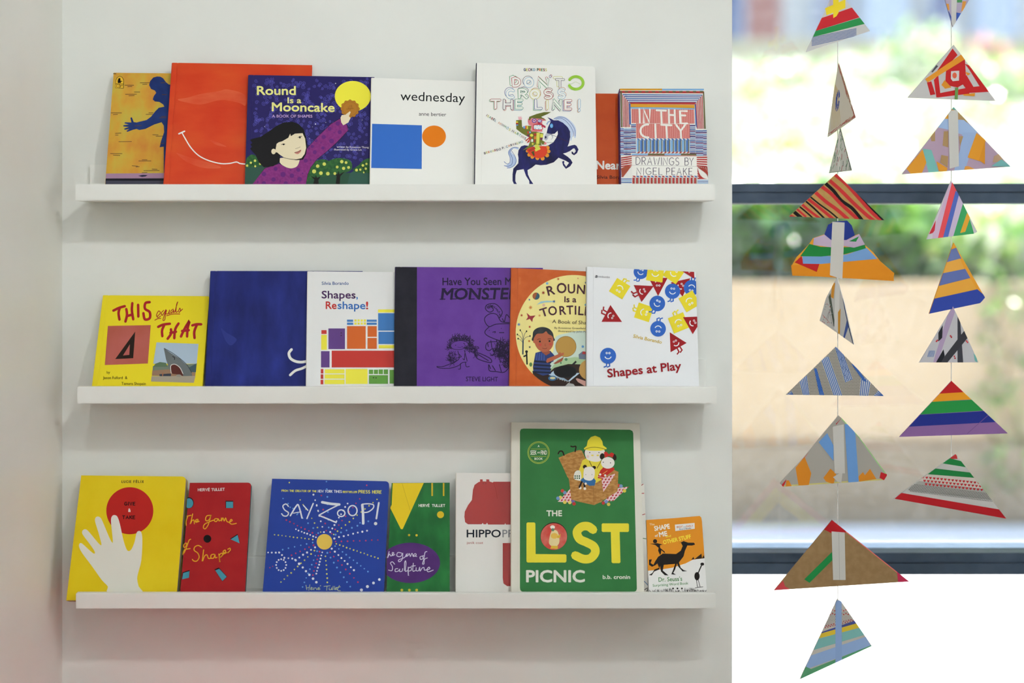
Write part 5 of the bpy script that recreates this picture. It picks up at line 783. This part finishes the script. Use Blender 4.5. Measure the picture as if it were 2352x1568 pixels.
A.tape([(790, 850), (812, 850), (800, 975), (778, 960)], (216, 150, 60)); A.tape([(760, 960), (775, 930), (815, 1200), (800, 1190)], (96, 104, 92)); A.tape([(815, 810), (850, 850), (840, 1240), (805, 1210)], (226, 224, 220)); A.tape([(835, 1080), (855, 1050), (850, 1250), (835, 1245)], (214, 156, 60)); A.tape([(905, 1140), (918, 1190), (885, 1290), (875, 1280)], (76, 96, 160)); A.line([(850, 860), (872, 960), (890, 1060), (918, 1190), (955, 1330)], 6, (60, 70, 110))
for k in range(24): A.line([(730+random.uniform(-20, 60), 1050+random.uniform(-30, 120))]*1+[(735+random.uniform(-20, 60), 1080+random.uniform(-30, 110))], 3, random.choice([(186, 100, 100), (150, 150, 150)]), False) if k < 5 else A.poly(ell(random.uniform(715, 790), random.uniform(1010, 1170), 4, n=6), random.choice([(190, 90, 90), (150, 160, 160)]))
A.done()
A = card('wide triangle of black-dotted grey paper with blue pinstriped tape', M_, [(818, 55), (1192, 440), (428, 430)], (178, 172, 160), SXL, 3)
A.clip = A.outl; A.L += .9
for i in range(75):
    for j in range(34): A.poly(ell(430+i*11+(j % 2)*5.5, 60+j*11.5, 3.4, n=5), (44, 44, 48))
A.clip = None
for q in ([(805, 40), (850, 40), (950, 310), (890, 335)], [(700, 150), (760, 130), (870, 440), (800, 440)], [(648, 225), (665, 225), (728, 440), (690, 440)], [(530, 320), (590, 280), (612, 440), (560, 440)], [(1015, 280), (1090, 330), (1070, 445), (1000, 445)], [(940, 190), (960, 190), (1060, 330), (1030, 320)], [(420, 440), (470, 400), (485, 440)], [(1110, 440), (1160, 385), (1200, 445)]):
    A.tape(q, (196, 202, 208)); A.L += 1; (ax, ay), (bx, by), (cx, cy), (dx, dy) = q if len(q) == 4 else q+[q[-1]]; A.clip = A.outl
    for k in range(5): t_ = .1+k*.2; A.stroke([(ax+(bx-ax)*t_, ay+(by-ay)*t_), (dx+(cx-dx)*t_, dy+(cy-dy)*t_)], 6.5, (60, 100, 170), False)
    A.clip = None
A.done()
p8 = [(838, 592), (862, 612), (1000, 760), (1220, 1058), (1195, 1098), (405, 1150), (378, 1122), (560, 930), (730, 720)]
A = card('grey board triangle with two blue tape strips around a white strip and orange patches', M_, p8, (170, 165, 156), SXL, 2)
T = lambda p, c: A.tape(p, c)
A.line([(840, 592), (560, 930), (380, 1120)], 10, (206, 70, 50), False); A.line([(860, 612), (1000, 760), (1215, 1055)], 12, (150, 200, 130), False); A.line([(405, 1146), (1195, 1094)], 14, (200, 190, 120), False)
T([(500, 990), (575, 920), (625, 1045), (605, 1140), (525, 1140)], (206, 130, 40)); T([(720, 1080), (775, 1008), (820, 1050), (800, 1130), (740, 1110)], (206, 130, 40)); T([(995, 1070), (1030, 1035), (1045, 1060), (1085, 1010), (1135, 1090), (1000, 1110)], (206, 130, 40)); T([(430, 1100), (450, 1100), (475, 1150), (425, 1150)], (206, 130, 40)); T([(378, 1122), (440, 1050), (425, 1110), (405, 1155)], (186, 36, 40)); T([(1170, 1035), (1225, 1055), (1195, 1100), (1160, 1080)], (186, 36, 40)); T([(800, 635), (838, 590), (862, 612), (820, 665)], (176, 34, 38))
T([(665, 780), (740, 712), (800, 830), (798, 948)], (106, 150, 204)); T([(885, 660), (930, 660), (970, 735), (996, 1110), (950, 1130), (915, 1115)], (106, 150, 204)); T([(795, 1075), (870, 1030), (860, 1120), (830, 1110)], (198, 194, 186)); T([(792, 680), (878, 662), (888, 1045), (808, 1045)], (200, 197, 190)); A.done()
A = card('large brown cardboard triangle with red corners, a white strip and a green strip', N_, [(808, 48), (1430, 543), (342, 613)], matn((160, 130, 90), (150, 120, 82), 80, .85), SXL, 2, back=False)
T = lambda p, c: A.tape(p, c)
A.line([(808, 48), (1430, 543)], 14, (224, 110, 104), False)
T([(808, 30), (925, 132), (912, 157), (800, 152), (745, 125)], (184, 34, 42)); T([(330, 625), (415, 535), (430, 580), (480, 610)], (204, 70, 76)); T([(1330, 455), (1440, 545), (1340, 545)], (196, 50, 84)); T([(808, 305), (812, 370), (628, 553), (585, 525)], (40, 142, 74)); T([(805, 140), (910, 148), (918, 530), (817, 530)], (204, 202, 196)); A.line([(862, 150), (870, 528)], 3, (170, 168, 164), False); A.done()
mb = MB()                                             # its window side is painted in pink, yellow and grey-blue
for sc_, c, o in ((1.0, (224, 120, 124), 1), (.74, (232, 214, 80), 2), (.34, (120, 140, 150), 3)):
    v = [A.fr.loc(*A.px((860+(p[0]-860)*sc_, 400+(p[1]-400)*sc_))) for p in A.outl]; mb.prism(v, CT+.00006*o, CT+.00006*o+.00005, mat(c, .7))
mb.build('painted_back', A.par)
A = card('small striped triangle of blue, teal and yellow tape, lowest on the strand beside the wall', N_, [(852, 683), (882, 702), (1130, 1060), (550, 1328)], (196, 190, 180), SXL, 14)
T = lambda p, c: A.tape(p, c)
A.clip = A.outl; A.L += .9
for i in range(24):
    for j in range(11): A.poly(ell(730+i*12+(j % 2)*6, 790+j*11, 4, 3, n=5), (110, 110, 110))
for i in range(16):
    for y in (770, 800): A.poly(ell(740+i*18, y+(i % 2)*8, 6, n=6), (190, 60, 56))
    A.poly(ell(735+i*20, 918-i*5, 8, n=3), (190, 56, 54)); A.poly(ell(742+i*20, 904-i*5, 8, n=3, rot=60), (190, 56, 54))
A.clip = None
T([(720, 950), (1010, 850), (1030, 872), (700, 978)], (74, 84, 150)); T([(690, 968), (1030, 872), (1050, 912), (680, 1005)], (216, 186, 60)); T([(650, 1015), (1060, 905), (1090, 965), (620, 1105)], (128, 184, 180)); T([(600, 1150), (1080, 985), (1120, 1060), (580, 1255)], (146, 172, 212)); T([(560, 1210), (640, 1245), (1120, 1055), (1140, 1080), (560, 1330)], (92, 160, 116)); T([(835, 690), (885, 700), (888, 1190), (835, 1240)], (140, 166, 208)); A.done()
# strand further from the wall
A = card('upside-down patchwork triangle cut off by the frame edge, uppermost on the outer strand', K, [(1690, -70), (1945, -70), (1772, 216)], (180, 168, 190), SXR, 10)
T = lambda p, c: A.tape(p, c)
T([(1700, 140), (1740, 90), (1790, 200), (1770, 220)], (60, 90, 170)); T([(1800, 100), (1860, 110), (1800, 190)], (60, 90, 170)); T([(1715, 30), (1740, 30), (1745, 80), (1725, 80)], (216, 150, 70)); T([(1850, 10), (1880, 10), (1860, 90), (1840, 90)], (216, 150, 70)); T([(1800, -40), (1850, -40), (1845, 20), (1805, 20)], (80, 150, 90)); T([(1760, -60), (1808, -60), (1795, 190), (1772, 216), (1760, 190)], (206, 204, 200))
A = card('white paper triangle with overlapping red tape frames and a small dot', K, [(1778, 357), (2117, 808), (1408, 782)], (200, 197, 194), SXR, 3)
T = lambda p, c: A.tape(p, c)
T([(1600, 575), (1640, 520), (1655, 530), (1610, 580)], (90, 90, 94)); T([(1770, 388), (1810, 440), (1700, 560), (1640, 575)], (190, 38, 40)); T([(1565, 660), (1600, 650), (1632, 755), (1592, 762)], (190, 38, 40)); T([(1620, 640), (1655, 600), (1675, 775), (1640, 780)], (190, 38, 40)); T([(1640, 750), (1900, 700), (1905, 750), (1650, 780)], (190, 38, 40)); T([(1868, 510), (1920, 530), (2060, 735), (1870, 745), (1880, 700), (1985, 690), (1905, 560)], (190, 38, 40)); T([(1720, 520), (1868, 470), (1880, 660), (1810, 700), (1710, 680)], (190, 38, 40)); T([(1840, 660), (1880, 600), (1940, 700), (1900, 740)], (190, 38, 40)); T([(1550, 632), (1840, 435), (1868, 475), (1570, 660)], (216, 142, 44)); T([(1870, 575), (1915, 590), (1890, 605)], (216, 142, 44)); T([(1680, 680), (1705, 640), (1760, 700), (1710, 710)], (216, 142, 44)); T([(1850, 755), (1950, 745), (1945, 770), (1860, 765)], (216, 142, 44)); T([(1790, 700), (1815, 700), (1810, 800), (1785, 800)], (110, 150, 80)); T([(1757, 570), (1822, 566), (1820, 645), (1770, 650), (1755, 630)], (214, 210, 206)); A.tape(ell(1785, 604, 18, 24, 14), (214, 98, 70)); A.done()
A = card('wide pastel patchwork triangle with a long white strip', K, [(1778, 857), (2233, 1333), (1362, 1395)], (182, 158, 178), SXR, -4)
T = lambda p, c: A.tape(p, c)
T([(1700, 960), (1780, 850), (1820, 890), (1740, 960)], (216, 156, 66)); T([(1810, 890), (1850, 900), (1900, 1000), (1810, 960)], (176, 142, 96)); T([(1640, 990), (1700, 950), (1860, 960), (1970, 1050), (1940, 1110), (1740, 1040), (1655, 1020)], (160, 184, 220)); T([(1850, 1060), (1965, 1060), (1870, 1360), (1780, 1370), (1830, 1200)], (156, 178, 216)); T([(1590, 1070), (1630, 1040), (1630, 1130), (1600, 1130)], (174, 142, 100)); T([(1700, 1050), (1735, 1050), (1735, 1180), (1690, 1165)], (174, 142, 100)); T([(1680, 1240), (1735, 1250), (1730, 1340), (1670, 1300)], (174, 142, 100)); T([(1820, 1090), (1855, 1090), (1830, 1170)], (174, 142, 100)); T([(1530, 1190), (1600, 1200), (1660, 1380), (1580, 1390)], (124, 188, 180)); T([(1400, 1350), (1530, 1195), (1560, 1300), (1520, 1395), (1440, 1395)], (218, 150, 52)); T([(1640, 1290), (1730, 1345), (1720, 1375), (1660, 1370)], (218, 150, 52)); T([(1960, 1065), (2035, 1120), (1990, 1290), (1890, 1260)], (218, 148, 48)); T([(1980, 1280), (2030, 1120), (2028, 1315)], (210, 140, 44)); T([(1870, 1330), (1900, 1330), (1960, 1360), (1860, 1365)], (218, 150, 70)); T([(2100, 1250), (2140, 1230), (2180, 1290), (2090, 1300)], (182, 150, 120)); T([(2080, 1330), (2160, 1275), (2240, 1335)], (124, 186, 184)); T([(1750, 870), (1778, 850), (1805, 885)], (124, 188, 176)); T([(1735, 885), (1812, 880), (1820, 1330), (1745, 1350)], (206, 204, 198))
A = card('narrow triangle with long lilac, red, blue and green tape stripes', L_, [(1722, 50), (1925, 450), (1900, 465), (1530, 510)], (206, 202, 204), SXR, 22)
T = lambda p, c: A.tape(p, c)
T([(1715, 45), (1735, 60), (1620, 500), (1560, 510)], (206, 176, 200)); T([(1728, 60), (1765, 120), (1660, 500), (1615, 505)], (216, 76, 82)); T([(1755, 130), (1785, 150), (1700, 490), (1655, 500)], (82, 104, 180)); T([(1780, 165), (1815, 230), (1745, 490), (1695, 495)], (200, 182, 206)); T([(1812, 230), (1860, 330), (1900, 470), (1735, 490)], (64, 160, 96)); T([(1845, 300), (1868, 340), (1830, 450), (1790, 460)], (222, 160, 54)); T([(1545, 470), (1600, 360), (1590, 440), (1575, 460)], (196, 50, 60)); T([(1530, 512), (1545, 470), (1575, 470), (1570, 512)], (206, 200, 206)); A.done()
A = card('tall triangle with alternating blue and amber tape bands and a torn blue base', L_, [(1740, 535), (1985, 965), (1950, 1008), (1548, 1092)], AMB, SXR, 14)
T = lambda p, c: A.tape(p, c)
T([(1690, 600), (1760, 575), (1800, 660), (1680, 690)], (106, 120, 170)); T([(1680, 690), (1790, 660), (1825, 745), (1640, 780)], (222, 162, 70)); T([(1630, 780), (1830, 740), (1870, 812), (1600, 880)], (98, 112, 168)); T([(1600, 882), (1870, 815), (1920, 900), (1570, 975)], (222, 160, 62)); T([(1570, 978), (1925, 900), (1995, 960), (1940, 1015), (1540, 1095)], (52, 72, 160)); A.done()
A = card('grey and lilac patterned triangle crossed by charcoal strips', L_, [(1735, 1035), (1935, 1473), (1470, 1473)], (196, 194, 198), SXR, 3)
T = lambda p, c: A.tape(p, c)
T([(1690, 1110), (1735, 1030), (1750, 1080), (1610, 1480), (1580, 1470)], (176, 156, 186)); T([(1620, 1240), (1655, 1180), (1650, 1280), (1620, 1310)], (46, 46, 52)); T([(1770, 1100), (1790, 1130), (1815, 1480), (1770, 1480)], (70, 70, 78)); T([(1630, 1475), (1830, 1215), (1850, 1280), (1690, 1475)], (66, 66, 72)); T([(1600, 1475), (1660, 1370), (1670, 1420), (1640, 1475)], (40, 40, 46)); T([(1895, 1400), (1920, 1430), (1925, 1473), (1905, 1460)], (120, 186, 180))
A.clip = A.outl; A.L += .9
for x, y in ((1715, 1265), (1722, 1275), (1605, 1308), (1612, 1300), (1840, 1305), (1848, 1315), (1745, 1425), (1750, 1440)): A.poly(ell(x, y, 7, n=6), (186, 50, 54))
for k in range(6): A.stroke([(1550+k*8, 1380), (1535+k*9, 1430)], 4, (90, 130, 186), False)
A.clip = None; A.done()
A = card('rainbow triangle with red, amber, green, blue and purple bands', M_, [(1723, 322), (2165, 733), (1315, 760)], (150, 112, 160), SXR, 2)
T = lambda p, c: A.tape(p, c)
T([(1600, 300), (1850, 300), (1850, 408), (1600, 424)], (190, 38, 42)); T([(1500, 430), (1950, 402), (1950, 462), (1500, 490)], (224, 150, 38)); T([(1400, 495), (2050, 460), (2050, 550), (1400, 590)], (46, 148, 72)); T([(1300, 597), (2150, 548), (2150, 640), (1300, 685)], (42, 54, 140)); T([(1300, 685), (2150, 640), (2200, 770), (1300, 780)], (142, 104, 158)); A.line([(1845, 735), (2010, 590)], 4, (120, 84, 140), False); A.done()
A = card('slanted triangle with green bands, red hearts and a red base, lowest on outer strand', M_, [(1755, 895), (2152, 1400), (1270, 1243)], (198, 196, 192), SXR, 3)
T = lambda p, c: A.tape(p, c)
T([(1720, 900), (1760, 880), (1770, 932), (1700, 935)], (196, 56, 56)); T([(1640, 960), (1700, 925), (1800, 950), (1850, 1000), (1640, 965)], (36, 130, 66)); T([(1540, 1050), (1580, 1005), (1880, 1040), (1920, 1085), (1520, 1055)], (36, 130, 66)); T([(1270, 1250), (1330, 1198), (2110, 1330), (2170, 1410)], (180, 34, 40)); T([(1480, 1080), (1530, 1052), (1920, 1082), (1985, 1170), (1460, 1105)], (206, 196, 186)); T([(1380, 1170), (1470, 1105), (1990, 1170), (2050, 1255), (1390, 1180)], (170, 168, 162))
A.clip = A.outl; A.L += .9
for i in range(17):
    for j in range(3): x = 1500+i*29+j*12; y = 1075+j*26+(x-1500)*.1; A.poly([(x, y+12), (x-11, y-2), (x-6, y-9), (x, y-4), (x+6, y-9), (x+11, y-2)], (184, 40, 44))
for i in range(52):
    for j in range(6): x = 1395+i*12.5+(j % 2)*6; y = 1128+j*11+(x-1395)*.125; A.poly(ell(x, y, 3.6, n=5), (50, 50, 50))
A.clip = None; A.done()
# the two threads
m_thr = mat((226, 224, 218), .6)
for sx, yb, nm in ((SXL, 1560, 'white thread of the strand of triangles beside the wall'), (SXR, 1150, 'white thread of the outer strand of triangles')):
    a = P(sx, yb-60, YM); e = MB(); e.tube([(a.x, YM+CT+.0012, a.z), (a.x, YM+CT+.0012, ZC)], .0008, m_thr, 6); o = e.build('hanging_thread'); tag(o, nm, 'thread')
# ------------------------------------------------------------------ outside: terrace, planter wall, bank, building
def leafmat(c, tr=.45):
    m = bpy.data.materials.new('leaf'); m.use_nodes = True; t = m.node_tree; t.nodes.remove(t.nodes['Principled BSDF'])
    d = t.nodes.new('ShaderNodeBsdfDiffuse'); l = t.nodes.new('ShaderNodeBsdfTranslucent'); x = t.nodes.new('ShaderNodeMixShader'); x.inputs[0].default_value = tr
    g = t.nodes.new('ShaderNodeBsdfGlossy'); g.inputs['Roughness'].default_value = .16; y = t.nodes.new('ShaderNodeMixShader'); y.inputs[0].default_value = .1
    d.inputs[0].default_value = rgb(c, 1); l.inputs[0].default_value = rgb(c, 1)
    t.links.new(d.outputs[0], x.inputs[1]); t.links.new(l.outputs[0], x.inputs[2]); t.links.new(x.outputs[0], y.inputs[1]); t.links.new(g.outputs[0], y.inputs[2]); t.links.new(y.outputs[0], t.nodes['Material Output'].inputs[0])
    return m
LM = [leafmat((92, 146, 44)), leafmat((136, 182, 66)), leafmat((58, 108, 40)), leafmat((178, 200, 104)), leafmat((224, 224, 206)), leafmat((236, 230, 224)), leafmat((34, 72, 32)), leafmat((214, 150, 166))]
def leaf(mb, p, s, m, up=.3):
    n = Vector((random.uniform(-1, 1), random.uniform(-1, 1), random.uniform(-1, 1)+up)).normalized(); a = n.orthogonal().normalized(); b = n.cross(a); r = random.uniform(0, 6.28)
    a, b = a*math.cos(r)+b*math.sin(r), b*math.cos(r)-a*math.sin(r); p = Vector(p)
    mb.mesh([p-a*s, p-b*s*.45+n*s*.08, p+a*s, p+b*s*.45+n*s*.08], [(0, 1, 2, 3)], m)
def shrub(name, label, c, rad, n, s, mats, group=None, cat='shrub'):
    e = bpy.data.objects.new(name, None); COL.objects.link(e); e.location = (c[0], c[1], c[2]-rad[2]); tag(e, label, cat, group)
    mb = MB(); 
    for k in range(n):
        d = random.random()**.45; v = Vector((random.gauss(0, 1), random.gauss(0, 1), random.gauss(0, 1))).normalized()
        leaf(mb, (v.x*rad[0]*d, v.y*rad[1]*d, rad[2]+v.z*rad[2]*d), s*random.uniform(.6, 1.3), random.choice(mats))
    mb.build('foliage', e)
    mb = MB()
    for k in range(5): a = k*1.256; mb.tube([(0, 0, 0), (rad[0]*.25*math.cos(a), rad[1]*.25*math.sin(a), rad[2]*.8), (rad[0]*.5*math.cos(a), rad[1]*.5*math.sin(a), rad[2]*1.4)], [.014, .01, .004], mat((90, 74, 56), .8), 5)
    mb.build('stem', e); return e
m_terr = matn((236, 234, 230), (226, 224, 220), 2, .7, k=.95); m_stuc = matn((200, 172, 138), (208, 180, 148), 1.2, .85, k=.74); m_wall_low = matn((148, 130, 108), (160, 142, 120), 1.5, .85, k=.75); m_soil = matn((110, 90, 70), (130, 108, 84), 4, .9, k=.9)
WY = 4.2
struct('floor_terrace', [((-3, YW+.12, -.2), (9, WY+.1, .1))], m_terr)
struct('wall_planter', [((-3, WY, .47), (9, WY+.25, 1.225))], m_stuc)
struct('trim_1', [((-3, WY-.06, .1), (9, WY+.25, .47))], m_wall_low)  # lower tier of the planter wall, darker tan and set slightly forward
struct('trim_2', [((-3, WY-.02, .455), (9, WY, .475))], matn((176, 130, 96), (190, 144, 108), 3, .8, k=.9))
struct('added_sun_canopy', [((-1.5, YW+.1, ZC+.02), (9, YW+.3, ZC+.12))], mat((200, 200, 196), .8, k=.9))  # unseen canopy added to cut down the sun entering the room
# sloping bank
mb = MB(); ys = [WY+.25, 5.2, 6.5, 8, 10, 12.2]; zs = [1.15, 1.35, 1.6, 1.95, 2.4, 2.95]
for i in range(5): mb.face([(-4, ys[i], zs[i]), (12, ys[i], zs[i]), (12, ys[i+1], zs[i+1]), (-4, ys[i+1], zs[i+1])], m_soil)
tag(mb.build('floor_bank'), kind='structure')
random.seed(21); mb = MB()
for k in range(64000):
    y = 4.9+7.1*random.random()**1.1; x = random.uniform(-1.2, 7.6); i = max(j for j in range(5) if ys[j] <= y); z = zs[i]+(zs[i+1]-zs[i])*(y-ys[i])/(ys[i+1]-ys[i])
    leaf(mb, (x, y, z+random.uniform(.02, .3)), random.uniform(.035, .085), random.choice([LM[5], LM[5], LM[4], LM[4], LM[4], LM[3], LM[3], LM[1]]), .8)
o = mb.build('groundcover'); tag(o, 'pale sunlit groundcover leaves on the bank outside the window', 'groundcover', kind='stuff')
GB = 'shrubs growing along the planter wall outside'
for i, (px, y, z, rd, n, s, ms) in enumerate(((1700, 4.75, 1.45, (.35, .25, .22), 500, .07, [LM[0], LM[1], LM[2], LM[6]]), (1790, 4.72, 1.42, (.4, .25, .24), 700, .08, [LM[0], LM[2], LM[2], LM[6]]), (1900, 4.8, 1.45, (.4, .3, .26), 700, .09, [LM[0], LM[1], LM[2], LM[6]]), (2010, 4.72, 1.45, (.36, .25, .24), 600, .09, [LM[0], LM[1], LM[2]]), (2110, 4.8, 1.38, (.3, .25, .2), 200, .06, [LM[1], LM[3], LM[0]]), (2210, 4.75, 1.36, (.34, .25, .22), 200, .05, [LM[1], LM[3], LM[4]]), (2320, 4.8, 1.38, (.36, .25, .24), 200, .05, [LM[1], LM[3], LM[4], LM[0]]), (1560, 4.75, 1.42, (.4, .25, .24), 400, .08, [LM[0], LM[1], LM[2]]), (1400, 4.75, 1.4, (.4, .25, .24), 400, .08, [LM[0], LM[1], LM[2]]), (2480, 4.8, 1.4, (.4, .25, .24), 300, .06, [LM[1], LM[3], LM[0]]))):
    x = (px-VX)*(y+D)/F; shrub('planter_shrub', 'leafy green shrub spilling over the planter wall outside the window', (x, y, z), rd, n, s, ms, GB)
GU = 'taller shrubs high on the bank outside'
for px, y, z, rd, n in ((1860, 10.5, 2.75, (.4, .3, .25), 160), (2110, 10.8, 2.95, (.4, .3, .5), 260), (1960, 11.2, 2.95, (.3, .3, .25), 100), (2230, 10.6, 2.8, (.35, .3, .3), 140), (2330, 9.6, 2.6, (.5, .4, .4), 320), (1720, 9.8, 2.5, (.4, .4, .3), 260)):
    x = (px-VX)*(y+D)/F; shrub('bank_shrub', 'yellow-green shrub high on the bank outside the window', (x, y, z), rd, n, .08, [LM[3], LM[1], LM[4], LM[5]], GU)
x = (2265-VX)*(10.9+D)/F; shrub('flowering_shrub', 'pink flowering shrub high on the bank outside the window', (x, 10.9, 3.12), (.2, .2, .16), 150, .07, [LM[7], LM[7], LM[3]])
# ivy hanging over the wall
for px, lb in ((2262, 'trailing ivy vine hanging down the beige wall, nearer the outer strand'), (2300, 'trailing ivy vine hanging down the beige wall, middle of three'), (2342, 'trailing ivy vine hanging down the beige wall, at the frame edge')):
    x = (px-VX)*(WY+D)/F; e = bpy.data.objects.new('ivy_vine', None); COL.objects.link(e); e.location = (x, WY-.03, 1.22); tag(e, lb, 'vine', 'ivy vines on the planter wall')
    path = [(.03*math.sin(k*1.3+px), -.01, .05-k*.07) for k in range(15)]; mb = MB(); mb.tube(path, .004, mat((96, 84, 60), .8), 5); mb.build('stem', e); mb = MB()
    for k in range(60): p = random.choice(path); leaf(mb, (p[0]+random.uniform(-.06, .06), p[1]-random.uniform(0, .05), p[2]+random.uniform(-.04, .04)), random.uniform(.018, .04), random.choice([LM[0], LM[1], LM[2]]), 0)
    mb.build('foliage', e)
struct('wall_upper', [((-4, 12.2, 2.6), (14, 12.6, 3.42))], matn((206, 186, 158), (214, 196, 170), 2, .85, k=.8))
# far building
e = bpy.data.objects.new('far_building', None); COL.objects.link(e); BX = (1684-VX)*22/F; e.location = (BX, 19.2, 0); tag(e, 'pale building with blue-grey windows far behind the garden bank', 'building')
bx = lambda px: (px-1684)*22/F
mb = MB(); mb.box((-6, .1, 0), (12, 4, 9), mat((232, 220, 208), .8, k=.95)); mb.build('wall', e)
mb = MB(); mb.box((bx(1712), 0, 2), (bx(1792), .1, 9), matn((206, 140, 124), (214, 150, 134), 8, .85, k=.85)); mb.build('brick_pier', e)
for a, b, z0, z1, c in ((1640, 1712, 3.9, 8, (90, 96, 140)), (1868, 1950, 4.2, 8, (176, 160, 170)), (1975, 2090, 3.4, 7.5, (226, 224, 226)), (2130, 2190, 3.6, 7, (120, 116, 150)), (2230, 2340, 3.4, 7.5, (222, 220, 226))):
    mb = MB(); mb.box((bx(a), -.04, z0), (bx(b), .12, z1), mat((226, 226, 232), .6, k=.8)); f = mb.build('window', e)
    mb = MB(); mb.box((bx(a)+.08, -.05, z0+.08), (bx(b)-.08, -.03, z1-.08), mat(c, .2, .5, k=.9)); mb.build('pane', f)
# unseen red seat, added so its bounce tints the foot of the wall
e = bpy.data.objects.new('added_red_seat', None); COL.objects.link(e); e.location = (-.34, -.33, 0); tag(e, 'unseen red seat added under the ledges for its red bounce light', 'seat')
m_redc = matn((216, 34, 24), (222, 44, 30), 60, .9, k=1.2)
mb = MB(); mb.box((-.3, -.3, .04), (.3, .3, .53), m_redc); mb.build('cushion_body', e, bevel=.025)
for sx in (-.24, .24):
    for sy in (-.24, .24): mb = MB(); mb.tube([(sx, sy, 0), (sx, sy, .06)], .02, mat((60, 50, 44), .5), 10); mb.build('foot', e)
